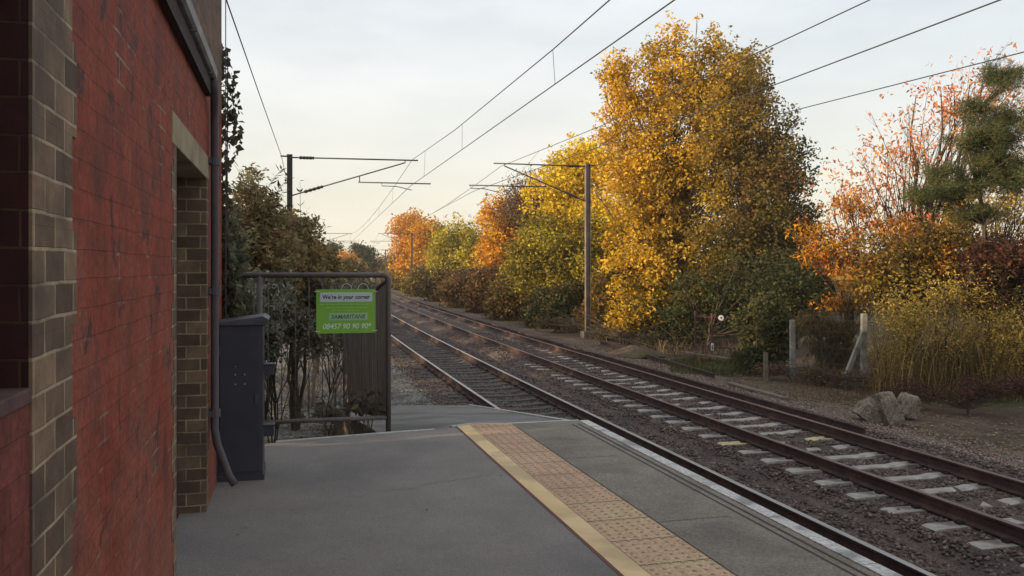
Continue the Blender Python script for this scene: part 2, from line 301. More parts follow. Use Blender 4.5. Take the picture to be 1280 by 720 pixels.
ys = [-200, -80, -40, -20, -10]+[-5+.5*i for i in range(110)]+[50+i*2.5 for i in range(30)]+[125+i*8 for i in range(14)]+[250, 300, 400, 600, 1000, 1400, 1900]
def earth_z(X, y): return prof(X)-.05+(.05*nzf(X, y, .9)+.03*nzf(X, y, 2.6, 3) if (X > 9.8 or X < 2.5) and abs(X) < 40 else 0)-(.25 if 2.9 < X < 9.6 else 0)
v, f = sheet(xs, ys, earth_z)
mearth = mat('earth', (.075, .05, .037), (.15, .103, .075), 1.1, .95, 1.0, 14, dist=.05, c3=(.055, .062, .024), s3=.35)
g_ = fastmesh('ground', v, f, mearth, smooth=True); tag(g_, 'dark earth and rough verge beside the railway', kind='structure')
# cess gravel on the far side (paler grit) and ballast under the two tracks
xs = [2.95+.18*i for i in range(40)]; ys = [-4+.35*i for i in range(170)]+[56+3*i for i in range(60)]
def bal_z(X, y):
    z = prof(X)+.018*nzf(X, y, 4.1)+.02*nzf(X, y, 1.3, 2)
    if 5.75 < X < 6.55: z += .05*nzf(X, y, 1.1, 5)
    for c in (cN, cF):
        if abs(X-c) < .62: z += -.022
    if abs(X-cF) < 1.5 and y < 24: z = min(z, -.046+.008*nzf(X, y, 4.1))
    if X > 9.7: z -= .12*(X-9.7)/.28
    if X < 3.1: z -= .1
    return z
v, f = sheet(xs, ys, bal_z)
mball = mat('ballast', (.070, .050, .043), (.16, .12, .104), 16, .95, 1.0, 34, detail=4, dist=.05, c3=(.075, .058, .052), s3=.8)
b_ = fastmesh('track_bed', v, f, mball, smooth=True); tag(b_, 'ballast bed under the two tracks', kind='structure')
xs = [9.55+.16*i for i in range(20)]
mgrit = mat('cess_grit', (.085, .06, .045), (.20, .145, .112), 22, .95, .9, 60, detail=4, dist=.02, c3=(.065, .048, .036), s3=1.2)
v, f = sheet(xs, ys, lambda X, y: prof(X)-.005+.02*nzf(X, y, 2, 1)-(.06 if X < 9.6 else 0)-.09*smooth(10.6, 11.6, X+.5*nzf(0, y, .5)))
tag(fastmesh('gravel_verge', v, f, mgrit, smooth=True), 'pale gritty gravel strip beside the far track', kind='structure')
xs = [-7+.25*i for i in range(42)]; ysl = [7.6+.3*i for i in range(175)]
mpath = mat('path_gravel', (.12, .11, .10), (.26, .245, .225), 12, .95, .9, 40, detail=5, dist=.03, c3=(.075, .07, .055), s3=1.5)
v, f = sheet(xs, ysl, lambda X, y: -.165+.025*nzf(X, y, 2.2, 4)-.08*smooth(3.0, 3.25, X)-.1*smooth(-5, -7, X))
tag(fastmesh('gravel_path', v, f, mpath, smooth=True), 'grey gravel beside the near track past the ramp', kind='structure')

# loose stones
def stones(name, label, n, sampler, size, cols, zf):
    X, Y = sampler(n); n = len(X); o6 = np.array([(1,0,0),(-1,0,0),(0,1,0),(0,-1,0),(0,0,1),(0,0,-1)], float)
    f8 = np.array([(0,2,4),(2,1,4),(1,3,4),(3,0,4),(2,0,5),(1,2,5),(3,1,5),(0,3,5)])
    s = rng.uniform(size[0], size[1], (n, 1, 1))*rng.uniform(.65, 1.2, (n, 1, 3))*np.array([1, 1, .75])
    P = o6[None]*s*rng.uniform(.75, 1.2, (n, 6, 1))+rng.normal(0, .12, (n, 6, 3))*s
    a = rng.uniform(0, 6.28, n); ca, sa = np.cos(a), np.sin(a); t = rng.uniform(-.7, .7, n); ct, st = np.cos(t), np.sin(t)
    x, y, z = P[..., 0].copy(), P[..., 1].copy(), P[..., 2].copy()
    y, z = y*ct[:, None]-z*st[:, None], y*st[:, None]+z*ct[:, None]
    x, y = x*ca[:, None]-y*sa[:, None], x*sa[:, None]+y*ca[:, None]
    c = np.array([T(X[i], Y[i], zf(X[i], Y[i])) for i in range(n)])
    V = np.stack([x+c[:, :1], y+c[:, 1:2], z+c[:, 2:3]+s[:, :, 2]*.25], -1).reshape(-1, 3)
    F = (f8[None]+(np.arange(n)*6)[:, None, None]).reshape(-1, 3)
    cc = np.array(cols)[rng.integers(0, len(cols), n)]*rng.uniform(.7, 1.25, (n, 1))
    o = fastmesh(name, V, F, M_['stone'], col=np.repeat(cc, 8, 0)); tag(o, label, 'stones', kind='stuff')
SP = .65
def on_sleeper(X, y):
    if abs(X-cF) < 1.27 and abs((y-.35) % SP-SP/2) < .15: return True
    if abs(X-cN) < 1.2 and abs((y-.1) % SP-SP/2) < .12: return True
    return False
def samp_ballast(n):
    y = 3+rng.uniform(0, 1, n)**1.7*34; X = rng.uniform(3.2, 9.75, n)
    ok = np.array([not ((on_sleeper(a, b) and rng.uniform() < .985) or any(abs(abs(a-c)-GAU) < .09 for c in (cN, cF))) for a, b in zip(X, y)])
    return X[ok], y[ok]
stones('ballast_stones', 'angular grey brown ballast stones lying between and around the rails', 95000, samp_ballast, (.018, .036),
       [(.095, .068, .058), (.15, .115, .098), (.20, .16, .138), (.12, .075, .064), (.08, .06, .053)], bal_z)
def samp_verge(n):
    y = 4+rng.uniform(0, 1, n)**1.5*26; X = 9.5+np.abs(rng.normal(0, .95, n)); k = X < 14; return X[k], y[k]
stones('verge_stones', 'pale loose gravel stones scattered over the far verge', 26000, samp_verge, (.010, .024),
       [(.25, .185, .15), (.15, .11, .088), (.34, .27, .22), (.085, .06, .048)], lambda X, y: prof(X)-.005-.055*smooth(10.6, 11.6, X))
def samp_path(n):
    y = 9+rng.uniform(0, 1, n)**1.3*28; X = rng.uniform(-2.5, 3.3, n); return X, y
stones('path_stones', 'light grey stones scattered on the gravel past the platform ramp', 24000, samp_path, (.010, .03),
       [(.22, .205, .19), (.14, .13, .12), (.3, .28, .26), (.09, .08, .07)], lambda X, y: -.165)

# ------------------------------------------------------------------ rails and sleepers
def rail(name, X, z, y0, y1, label, group, top, slope=0):
    pr = [(-.07, -.159), (.07, -.159), (.07, -.148), (.012, -.125), (.010, -.04), (.034, -.03), (.036, -.004), (.028, 0), (-.028, 0), (-.036, -.004), (-.034, -.03), (-.010, -.04), (-.012, -.125), (-.07, -.148)]
    yy = []; y = y0
    while y < y1: yy.append(y); y += 1 if y < 50 else 4
    yy.append(y1); mb = MB()
    for y in yy:
        for a, b in pr: p = T(X+a+slope*(y-y0), y, z+b); mb.v.append(tuple(p))
    n = len(pr)
    for j in range(len(yy)-1):
        for i in range(n):
            k = (i+1) % n; mb.f.append((j*n+i, j*n+k, (j+1)*n+k, (j+1)*n+i)); mb.m.append(1 if i in (6, 7, 8) else 0)
    mb.f.append(tuple(range(n))); mb.f.append(tuple((len(yy)-1)*n+i for i in range(n))); mb.m += [0, 0]
    o = mb.build(name, [M_['rust'], top], fix=True); return tag(o, label, 'rail', group)
rail('rail', cN-GAU, 0, -3, 190, 'polished top rail nearest the platform edge, leftmost of the four running rails', 'running rails of the two tracks', M_['railtop'])
rail('rail', cN+GAU, 0, -3, 190, 'polished rail passing just beyond the white platform edge, second running rail from the left', 'running rails of the two tracks', M_['railtop'])
rail('rail', cF-GAU, dF, -3, 190, 'rusty brown running rail of the far track on its side nearer the platform', 'running rails of the two tracks', M_['railtop2'])
rail('rail', cF+GAU, dF, -3, 190, 'rusty brown running rail of the far track on its side nearer the trees', 'running rails of the two tracks', M_['railtop2'])
rail('discarded_rail', 9.2, .09, 12.4, 75, 'long spare rusty rail lying loose beside the far track and ending opposite the concrete blocks', 'discarded rails on the far verge', M_['rust'])
rail('discarded_rail', 10.72, -.02, 20.6, 31, 'short rusty rail lying on the verge in front of the metal gate', 'discarded rails on the far verge', M_['rust'], slope=.06)
def sleeper(c, y, m, z, clips, name, label, group):
    p = T(c, y, z); d = (T(c, y+.1)-T(c, y-.1)).normalized(); ang = math.atan2(-d.x, d.y)
    return p, ang
def sleeper_proto(m, L_):
    mb = MB(); h = L_/2
    sec = lambda x, w1, w2, zt: [(x, -w2/2, -.2), (x, w2/2, -.2), (x, w1/2, zt), (x, -w1/2, zt)]
    rows = [sec(-h, .2, .27, -.012), sec(-h+.05, .22, .28, 0), sec(-.45, .22, .28, -.002), sec(-.3, .21, .26, -.02), sec(.3, .21, .26, -.02), sec(.45, .22, .28, -.002), sec(h-.05, .22, .28, 0), sec(h, .2, .27, -.012)]
    for r in rows: mb.v += r
    for j in range(len(rows)-1):
        for i in range(4): k = (i+1) % 4; mb.f.append((j*4+i, j*4+k, (j+1)*4+k, (j+1)*4+i)); mb.m.append(0)
    mb.f += [(0, 1, 2, 3), (28, 29, 30, 31)]; mb.m += [0, 0]
    return mb
def clip_proto():
    mb = MB()
    mb.prism([(-.035, -.035, 0), (.035, -.035, 0), (.035, .035, 0), (-.035, .035, 0)], (0, 0, .022))
    mb.tube([(.03, -.05, .02), (.035, 0, .045), (-.01, .045, .035), (-.04, 0, .04), (-.01, -.045, .03)], .011, 5)
    return mb
sl_me = sleeper_proto(M_['sleeper'], 2.5).build('sleeper', M_['sleeper'], fix=True); me_s = sl_me.data; bpy.data.objects.remove(sl_me)
sl_y = sleeper_proto(M_['sunpatch'], 2.5).build('sleeper', M_['sunpatch'], fix=True); me_y = sl_y.data; bpy.data.objects.remove(sl_y)
sl_d = sleeper_proto(M_['sleeperd'], 2.45).build('sleeper', M_['sleeperd'], fix=True); me_d = sl_d.data; bpy.data.objects.remove(sl_d)
cl_ = clip_proto().build('rail_clip', M_['clip'], fix=True); me_c = cl_.data; bpy.data.objects.remove(cl_)
def lay(c, off, y0, y1, z, far):
    k = math.ceil((y0-off)/SP); 
    while off+k*SP+SP/2 < y1:
        y = off+k*SP+SP/2; k += 1
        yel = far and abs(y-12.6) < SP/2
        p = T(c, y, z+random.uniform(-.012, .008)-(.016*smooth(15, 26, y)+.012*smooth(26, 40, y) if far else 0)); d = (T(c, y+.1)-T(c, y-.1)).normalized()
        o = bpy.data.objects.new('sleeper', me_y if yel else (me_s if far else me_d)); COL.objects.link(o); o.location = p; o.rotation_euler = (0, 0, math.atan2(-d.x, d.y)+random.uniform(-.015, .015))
        if far: tag(o, 'concrete sleeper coloured yellow to imitate a patch of sun under the far rusty track' if yel else 'pale concrete sleeper crossing under the rusty far track', 'sleeper', None if yel else 'pale concrete sleepers of the far track')
        else: tag(o, 'dirt darkened sleeper sunk in the ballast of the near track', 'sleeper', 'dark sleepers of the near track')
        if y < 26:
            for s in (-1, 1):
                q = bpy.data.objects.new('rail_clip', me_c); COL.objects.link(q); q.parent = o; q.location = (s*GAU+.1, 0, 0)
                q = bpy.data.objects.new('rail_clip', me_c); COL.objects.link(q); q.parent = o; q.location = (s*GAU-.1, 0, 0); q.rotation_euler = (0, 0, math.pi)
lay(cF, .35, 3.5, 95, dF-.162, True)
lay(cN, .1, 9.5, 80, -.168, False)

# ------------------------------------------------------------------ platform
endpts = [G(u, v, PZ) for u, v in ((272, 560), (345, 553), (480, 542), (544, 537.5), (564, 533.7), (592, 530.2), (632, 530.5), (701, 527), (724, 526.2))]
ex = [p.x for p in endpts]; ey = [p.y for p in endpts]
def yend(x): return float(np.interp(x, ex, ey))
XE, XT, XY = 3.058, 2.245, 1.700
def strip(name, m, xa, xb, z, label=None, ya=-7, xstep=.12, thick=None, side=True):
    nx = max(2, int((xb-xa)/xstep)+1); vv = []; ff = []
    for i in range(nx):
        X = xa+(xb-xa)*i/(nx-1); ye = yend(X)
        for j in range(31):
            y = ya+(ye-ya)*j/30; vv.append((X+bend(y), y, z))
    for i in range(nx-1):
        for j in range(30): a = i*31+j; ff.append((a, a+31, a+32, a+1))
    mb = MB(); mb.v = vv; mb.f = ff; mb.m = [0]*len(ff); return mb
WANG = R_(-1.04)                                            # the building line is turned a degree off the platform
DW = Vector((math.sin(-WANG), math.cos(-WANG), 0)); NW = Vector((math.cos(-WANG), -math.sin(-WANG), 0))
def WL(t, off, z): p = DW*t+NW*(-.532+off); return Vector((p.x, p.y, z))
# structural body
mb = MB(); top = []
for i in range(24): X = -1.5+(XE-.03+1.5)*i/23; top.append((X, yend(X)))
for i in range(23):
    (x0, y0), (x1, y1) = top[i], top[i+1]
    mb.quad((x0, y0-.01, PZ-.012), (x1, y1-.01, PZ-.012), (x1, y1-.01, -.4), (x0, y0-.01, -.4))
mb.quad((XE-.06, -7, PZ-.1), (XE-.06, yend(XE)-.01, PZ-.1), (XE-.06, yend(XE)-.01, -.4), (XE-.06, -7, -.4))
mb.quad((-1.5, -7, PZ-.006), (XE-.02, -7, PZ-.006), (XE-.02, yend(XE)-.03, PZ-.006), (.4, yend(.4)-.03, PZ-.006), (-1.5, yend(-.5)-.1, PZ-.006))
mb.quad((-1.5, -7, -.4), (XE-.06, -7, -.4), (XE-.06, -7, PZ-.01), (-1.5, -7, PZ-.01))
pb = mb.build('platform', brick_mat('platform_brick', (.07, .055, .05), (.10, .08, .07), (.10, .09, .08)))
tag(pb, 'station platform body of dark brick', kind='structure')
def st(mb, name, m, label): o = mb.build(name, m); return tag(o, label, kind='structure')
st(strip('a', None, -.6, XY, PZ), 'platform_asphalt', M_['asphalt'], 'dark grey platform asphalt')
mred = mat('brick_edging', (.16, .06, .05), (.22, .1, .08), 8)
st(strip('a', None, XY-.018, XY+.002, PZ+.003), 'edging_strip', mred, 'thin reddish strip along the yellow line')
st(strip('a', None, XY, XY+.135, PZ+.005), 'yellow_line', M_['yline'], 'yellow safety line along the platform')
st(strip('a', None, XY+.135, XT, PZ+.007), 'tactile_paving', M_['tact'], 'salmon tactile paving strip')
mb = MB(); x0 = XY+.135; wt = XT-x0; nb = 6
y = 1.0; row = 0
while y < 9.4:
    for i in range(nb):
        X = x0+wt*(i+.5)/nb
        if y < yend(X)-.05:
            c = (X+bend(y), y, PZ+.007); n = len(mb.v)
            for r_, h_ in ((.013, 0), (.009, .0045)):
                for k in range(8): a = k*math.pi/4; mb.v.append((c[0]+r_*math.cos(a), c[1]+r_*math.sin(a), c[2]+h_))
            for k in range(8): mb.f.append((n+k, n+(k+1) % 8, n+8+(k+1) % 8, n+8+k)); mb.m.append(0)
            mb.f.append(tuple(n+8+k for k in range(8))); mb.m.append(0)
    y += wt/nb; row += 1
st(mb, 'tactile_blisters', M_['blister'], 'raised blisters of the tactile paving')
mb = MB()
y = .6
while y < 9.0:
    mb.quad((x0+bend(y), y, PZ+.0085), (XT+bend(y), y, PZ+.0085), (XT+bend(y), y+.007, PZ+.0085), (x0+bend(y), y+.007, PZ+.0085)); y += wt
for X in (XT-.004,): 
    for j in range(40):
        a = -5+j*.35; 
        if a+.35 < yend(X): mb.quad((X+bend(a), a, PZ+.009), (X+.010+bend(a), a, PZ+.009), (X+.010+bend(a+.35), a+.35, PZ+.009), (X+bend(a+.35), a+.35, PZ+.009))
y = 1.3
while y < 9:                                                # joints of the big edge slabs
    if y > .2: mb.quad((XT+bend(y), y, PZ+.0075), (XE-.30, y, PZ+.0075), (XE-.30, y+.006, PZ+.0075), (XT+bend(y), y+.006, PZ+.0075))
    y += 1.85
for X, w_ in ((XE-.235, .012), (XE-.175, .016)):
    for j in range(60):
        a = -5+j*.23
        if a+.23 < yend(X)-.02: mb.quad((X+bend(a), a, PZ+.0075), (X+w_+bend(a), a, PZ+.0075), (X+w_+bend(a+.23), a+.23, PZ+.0075), (X+bend(a+.23), a+.23, PZ+.0075))
st(mb, 'paving_joints', M_['groove'], 'dark joints and grooves between the platform slabs')
st(strip('a', None, XT, XE-.105, PZ+.004), 'edge_slabs', M_['slab'], 'worn concrete slabs beside the tactile strip')
mb = MB(); y = -6.0                                          # white coping stones
while y < yend(XE)-.1:
    y2 = min(y+.905, yend(XE)-.012); a = Vector((XE-.10+bend(y), y, 0)); b = Vector((XE-.10+bend(y2), y2, 0)); mb.bar(a+Vector((.045, .004, PZ-.03)), b+Vector((.045, -.004, PZ-.03)), .095, .08+random.uniform(-.002, .003)); y = y2+.004
o = st(mb, 'white_coping', M_['white'], 'white painted edge of the platform')
# pale kerb along the platform end
mb = MB()
for a, b in ((1, 3), (4, 8)):
    for i in range(a, b):
        p, q = endpts[i], endpts[i+1]
        mb.bar(p+Vector((0, .015, -.012)), q+Vector((0, .015, -.012)), .045, .04)
st(mb, 'kerb', M_['kerb'], 'pale kerb at the end of the platform')
# ramp beyond
near = [G(481, 541.8, PZ)]+[p.copy() for p in endpts[3:]]
far_us = [412, 450, 480, 510, 535, 560, 586]
rz0, rz1 = PZ-.03, -.10
far = [W(u, 334, 17.8) for u in far_us]
for p in far: p.z = rz1
mb = MB(); NJ = 14
for i in range(len(near)):
    for j in range(NJ+1):
        t_ = j/NJ; p = near[i].lerp(far[i], t_); p.z = (rz0+(rz1-rz0)*t_)+.008*nzf(p.x, p.y, 2.0, 7)*(1 if 0 < j < NJ else 0); p.y += .02; mb.v.append(tuple(p))
for i in range(len(near)-1):
    for j in range(NJ): a = i*(NJ+1)+j; mb.f.append((a, a+NJ+1, a+NJ+2, a+1)); mb.m.append(0)
st(mb, 'ramp', M_['ramp'], 'worn asphalt ramp falling from the platform end')
mb = MB()
for j in range(NJ):
    a = near[0].lerp(far[0], j/NJ); b = near[0].lerp(far[0], (j+1)/NJ); a.z = rz0+(rz1-rz0)*j/NJ; b.z = rz0+(rz1-rz0)*(j+1)/NJ
    mb.quad(a+Vector((-.01, .02, -.002)), Vector((a.x-.01, a.y+.02, -.5)), Vector((b.x-.01, b.y+.02, -.5)), b+Vector((-.01, .02, -.002)))
for j in range(NJ):
    a = near[-1].lerp(far[-1], j/NJ); b = near[-1].lerp(far[-1], (j+1)/NJ); a.z = rz0+(rz1-rz0)*j/NJ; b.z = rz0+(rz1-rz0)*(j+1)/NJ
    mb.quad(a+Vector((.02, .02, -.002)), b+Vector((.02, .02, -.002)), Vector((b.x+.02, b.y+.02, -.5)), Vector((a.x+.02, a.y+.02, -.5)))
st(mb, 'ramp_side', pb.data.materials[0], 'brick side wall of the ramp')
mb = MB()
a = near[-1].copy(); b = far[-1].copy(); a.z = rz0+.004; b.z = rz1+.004
mb.bar(a+Vector((.02, .0, 0)), b+Vector((.02, .0, 0)), .06, .03)
st(mb, 'ramp_kerb', M_['kerb'], 'thin pale kerb along the outer side of the ramp')

# ------------------------------------------------------------------ station building
HB = 5.35
bld = empty('station_building', WL(0, 0, 0), 'old station building wall of worn red painted brick with pale brick surrounds and a gutter', 'building', rz=WANG)
# local frame of bld: x = off the wall, y = along, z = up.  Bricks need (x+y, z): fine.
mred_ = brick_mat('painted_brick', (.10, .045, .035), (.05, .025, .025), (.30, .22, .17), paint=(.26, .048, .026), wear=(.58, .66), drip=.6, grime=(.12, .03, .022), pmort=.75, fade_veil=True)
mup = brick_mat('upper_brick', (.17, .09, .055), (.11, .06, .042), (.17, .14, .11))
mpale = brick_mat('pale_brick', (.235, .155, .098), (.095, .060, .044), (.36, .28, .19), bw=.172, bh=.078, mort=.010, grime=(.085, .06, .05))
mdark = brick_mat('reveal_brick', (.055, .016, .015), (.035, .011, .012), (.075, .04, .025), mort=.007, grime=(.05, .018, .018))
msill = brick_mat('sill_brick', (.17, .07, .055), (.13, .055, .045), (.30, .24, .19), paint=(.17, .045, .035), wear=(.6, .75), drip=.3)
W0, W1, WZ0, WZ1 = .62, 2.04, 2.426, 3.95               # window
D0, D1, DZ1 = 4.44, 5.97, 3.25                          # doorway
mb = MB()
def wallrect(mb, t0, t1, z0, z1, dep=.35): mb.box((-dep/2, (t0+t1)/2, (z0+z1)/2), (dep, t1-t0, z1-z0))
GZ = 3.86
wallrect(mb, -6.5, W0, .6, GZ); wallrect(mb, W1, D0, .6, GZ); wallrect(mb, D0, D1, DZ1+.15, GZ); wallrect(mb, D1, 7.24, .6, GZ)
wallrect(mb, W0, W1, WZ1, GZ+.1) if WZ1 < GZ else None
mb.build('wall', mred_, bld)
mb = MB(); wallrect(mb, W0, W1, .6, WZ0, .34); mb.build('wall', msill, bld)
mb = MB(); wallrect(mb, -6.5, W0, GZ, HB); wallrect(mb, W0, W1, WZ1, HB); wallrect(mb, W1, 7.24, GZ, HB)
mb.box((-3.2, 7.24-.175, (HB+.6)/2), (5.68, .34, HB-.6)); mb.box((-6.2, .4, (HB+.6)/2), (.35, 13.6, HB-.6)); mb.box((-3.2, -6.4, (HB+.6)/2), (5.68, .3, HB-.6))
mb.build('upper_wall', mup, bld)
mb = MB(); e_ = .25                                      # hipped slate roof over it all
c = [(e_, -6.7, HB), (e_, 7.24+e_-.1, HB), (-6.5, 7.24+e_-.1, HB), (-6.5, -6.7, HB)]; r0 = (-3.1, -3.5, HB+1.7); r1 = (-3.1, 4.2, HB+1.7)
mb.quad(c[0], c[1], r1, r0); mb.quad(c[1], c[2], r1); mb.quad(c[2], c[3], r0, r1); mb.quad(c[3], c[0], r0); mb.quad(*c[::-1])
mb.build('roof', mat('slate', (.06, .06, .065), (.1, .1, .105), 6), bld)
# quoins right of the window: toothed
mb = MB(); z = .9; k = 0
while z < HB-.2:
    wd = .395 if k % 2 else .35; mb.box((.0015-.09, W1+wd/2-.0008, z+.117), (.186, wd, .2335)); z += .234; k += 1
mb.build('quoin', mpale, bld)
mb = MB(); mb2 = MB(); z = .96; k = 0                              # doorway surround: jamb courses on both sides
while z < DZ1-.01:
    wd = .16 if k % 2 else .10; h_ = min(.156, DZ1-z); mb.box((-.098, D1+wd/2-.004, z+h_/2), (.2, wd+.008, h_)); mb2.box((-.098, D0-wd/2+.004, z+h_/2), (.2, wd+.008, h_)); z += h_; k += 1
mb.build('door_jamb', mpale, bld); mb2.build('door_jamb', mpale, bld)
mb = MB(); mb.box((-.095, (D0+D1)/2, DZ1+.075), (.2, D1-D0+.30, .15)); mb.build('lintel', M_['lintel'], bld, bevel=.006)
mb = MB(); mb.box((-.20, (D0+D1)/2, (1.12+DZ1)/2), (.05, D1-D0, DZ1-1.12)); d_ = mb.build('door', M_['door'], bld)
mb = MB()
for t0 in (D0+.12, (D0+D1)/2+.06):
    for z0, z1 in ((1.3, 2.0), (2.15, 3.05)):
        wd = (D1-D0)/2-.2; mb.box((-.170, t0+wd/2, (z0+z1)/2), (.014, wd, z1-z0))
mb.build('door_panel', M_['door'], d_)
mb = MB(); mb.tube([(-.15, (D0+D1)/2-.08, 2.12), (-.12, (D0+D1)/2-.08, 2.12), (-.12, (D0+D1)/2-.18, 2.12)], .009); mb.build('handle', M_['bolt'], d_)
# window reveal: dark bricks, sill, frame and panes
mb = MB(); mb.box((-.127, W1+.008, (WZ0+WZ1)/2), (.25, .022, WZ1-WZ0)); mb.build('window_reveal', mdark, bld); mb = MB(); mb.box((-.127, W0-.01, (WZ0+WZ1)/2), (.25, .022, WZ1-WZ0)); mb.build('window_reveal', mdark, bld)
mb = MB(); mb.box((-.12, (W0+W1)/2, WZ0-.012), (.25, W1-W0-.004, .034)); mb.build('window_sill', mat('sill_purple', (.07, .035, .035), (.12, .07, .065), 6), bld, bevel=.005)
wf = MB()
for t0, t1 in ((W0, W0+.06), (W1-.06, W1), ((W0+W1)/2-.03, (W0+W1)/2+.03)): wf.box((-.23, (t0+t1)/2, (WZ0+WZ1)/2), (.06, t1-t0, WZ1-WZ0))
for z in (WZ0+.03, WZ1-.03, (WZ0+WZ1)/2): wf.box((-.23, (W0+W1)/2, z), (.055, W1-W0, .05))
wn = wf.build('window', M_['frame'], bld); mb = MB(); mb.box((-.245, (W0+W1)/2, (WZ0+WZ1)/2), (.008, W1-W0, WZ1-WZ0)); mb.build('pane', M_['glass'], wn)
# gutter
mb = MB(); g0, g1 = -6.5, 5.92
sec = [(.0, .05), (.0, .0), (.02, -.012), (.055, -.012), (.07, .0), (.074, .05), (.066, .05), (.063, .006), (.052, -.003), (.022, -.003), (.009, .006), (.009, .05)]
mb.prism([(a, g0, GZ+.02+b) for a, b in sec], (0, g1-g0, 0)); gt = mb.build('gutter', M_['gutter'], bld, fix=True)
for k in range(7): mb = MB(); mb.box((.037, g1-.25-k*1.0, GZ+.003), (.078, .03, .006)); mb.build('gutter_bracket', M_['gutter'], gt)
mb = MB(); mb.box((.02, (g0+g1)/2, GZ-.05), (.035, g1-g0, .09)); mb.build('shadow_strip', M_['guttershade'], bld)  # dark strip painted in for the shadow below the gutter
mb = MB(); tp = 6.11
mb.tube([(.055, 5.86, GZ+.0), (.055, 5.9, GZ-.07), (.042, tp-.05, GZ-.14), (.04, tp, GZ-.25), (.04, tp, 1.62), (.055, tp, 1.52), (.13, tp+.01, 1.30), (.165, tp+.01, 1.245)], .026, 12)
dp = mb.build('downpipe', M_['pipe'], bld, smooth=True)
for z in (3.35, 2.5, 1.7):
    mb = MB(); mb.tube([(.04, tp, z), (.04, tp, z+.05)], .037, 12); mb.box((.012, tp, z+.025), (.02, .14, .035)); mb.build('pipe_bracket', M_['pipe'], dp)
# thin cable on the end of the wall
mb = MB(); mb.tube([(.03, 7.27, 1.2), (.028, 7.27, HB-.3)], .004, 6); mb.build('wall_cable', M_['pipe'], bld)

# ------------------------------------------------------------------ navy cabinet
cb = empty('cabinet', WL(6.98, .162, PZ), 'tall navy blue metal cabinet with sloping lid standing against the brick wall', 'cabinet', rz=WANG)
mb = MB(); mb.box((0, 0, .58), (.325, .42, 1.12)); body = mb.build('body', M_['cab'], cb, bevel=.006)
mb = MB(); mb.box((0, -.214, .575), (.285, .012, 1.02)); dr = mb.build('door', M_['cab'], cb, bevel=.004)
mb = MB()
for (x, z) in ((-.03, .78), (.035, .78), (-.03, .71), (.035, .71), (-.03, .84)): mb.tube([(x, -.219, z), (x, -.226, z)], .004 if z < .8 else .0025, 8)
mb.build('bolt', M_['bolt'], dr)
mb = MB(); mb.prism([(-.172, -.235, 1.14), (-.172, -.235, 1.16), (.165, -.235, 1.205), (.205, -.235, 1.18), (.18, -.235, 1.13), (.165, -.235, 1.14)], (0, .47, 0)); mb.build('lid', M_['cablid'], cb, bevel=.004, fix=True)
for z in (.35, .80):
    mb = MB(); mb.box((.205, -.12, z), (.07, .10, .075)); mb.box((.205, -.12, z+.042), (.085, .12, .012)); mb.build('side_box', M_['cab'], cb, bevel=.004)
mb = MB(); mb.box((0, 0, .02), (.345, .43, .04)); mb.build('plinth', M_['cab'], cb)
for z in (.2, .92):
    mb = MB(); mb.tube([(-.142, -.224, z), (-.142, -.224, z+.07)], .007, 8); mb.build('hinge', M_['cab'], dr)
mb = MB(); mb.box((.118, -.224, .6), (.022, .012, .07)); mb.tube([(.118, -.229, .6), (.118, -.236, .6)], .006, 8); mb.build('lock', M_['cablid'], dr)

# ------------------------------------------------------------------ end of platform fence and sign
FZ = PZ
pr_ = W(485.5, 334, 8.72); pr_.z = FZ; plft = W(296, 334, 8.38); plft.z = FZ
dirf = (plft-pr_).normalized(); ln = (plft-pr_).length
fe = empty('railing', pr_, 'dark tubular railing of thin bars across the platform end behind the green sign', 'railing')
mb = MB(); H_ = 1.487
rise = [pr_+Vector((0, 0, -.1)), pr_+Vector((0, 0, H_-.05)), pr_+dirf*.012+Vector((0, 0, H_-.015)), pr_+dirf*.05+Vector((0, 0, H_)), plft+Vector((0, 0, H_))]
mb.tube(rise, .026, 12); part(mb, 'top_rail', M_['tube'], fe, smooth=True)
mb = MB(); mb.tube([pr_+Vector((0, 0, .085)), plft+Vector((0, 0, .085))], .021, 10); part(mb, 'bottom_rail', M_['tube'], fe, smooth=True)
for s_ in (1.22,):
    mb = MB(); q = pr_+dirf*s_; mb.tube([q+Vector((0, 0, -.1)), q+Vector((0, 0, H_))], .026, 10); part(mb, 'post', M_['tube'], fe, smooth=True)
k = 1
while k*.127 < ln:
    q = pr_+dirf*k*.127; k += 1
    if abs((q-pr_).length-1.22) < .05: continue
    mb = MB(); mb.tube([q+Vector((0, 0, .085)), q+Vector((0, 0, H_))], .0045, 6); part(mb, 'bar', M_['tube'], fe, smooth=True)
# return down the ramp
def rampz(p):
    Z = p.dot(FX); t_ = (Z-9.0)/8.8; return PZ-.03+(rz1-rz0)*max(0, min(1, t_))
p0 = pr_.copy(); p1 = W(431, 334, 13.0)
p1.z = rampz(p1); dd = (p1-p0); L2 = math.hypot(dd.x, dd.y); du = Vector((dd.x, dd.y, 0)).normalized()
mb = MB(); mb.tube([p0+Vector((0, 0, H_-.04)), p1+Vector((0, 0, H_-.07))], .024, 8); part(mb, 'ramp_rail', M_['tube'], fe, smooth=True)
mb = MB(); mb.tube([p0+Vector((0, 0, .14)), p1+Vector((0, 0, .10))], .02, 8); part(mb, 'ramp_rail', M_['tube'], fe, smooth=True)
s = .10
while s < L2:
    q = p0+du*s; zb = p0.z+(p1.z-p0.z)*s/L2; mb = MB()
    M2 = Matrix((du, Vector((-du.y, du.x, 0)), Vector((0, 0, 1)))).transposed()
    mb.box((q.x, q.y, zb+.74), (.095, .018, 1.36), M2); part(mb, 'paling', M_['board'], fe, bevel=.003); s += .17 if s > .3 else .15
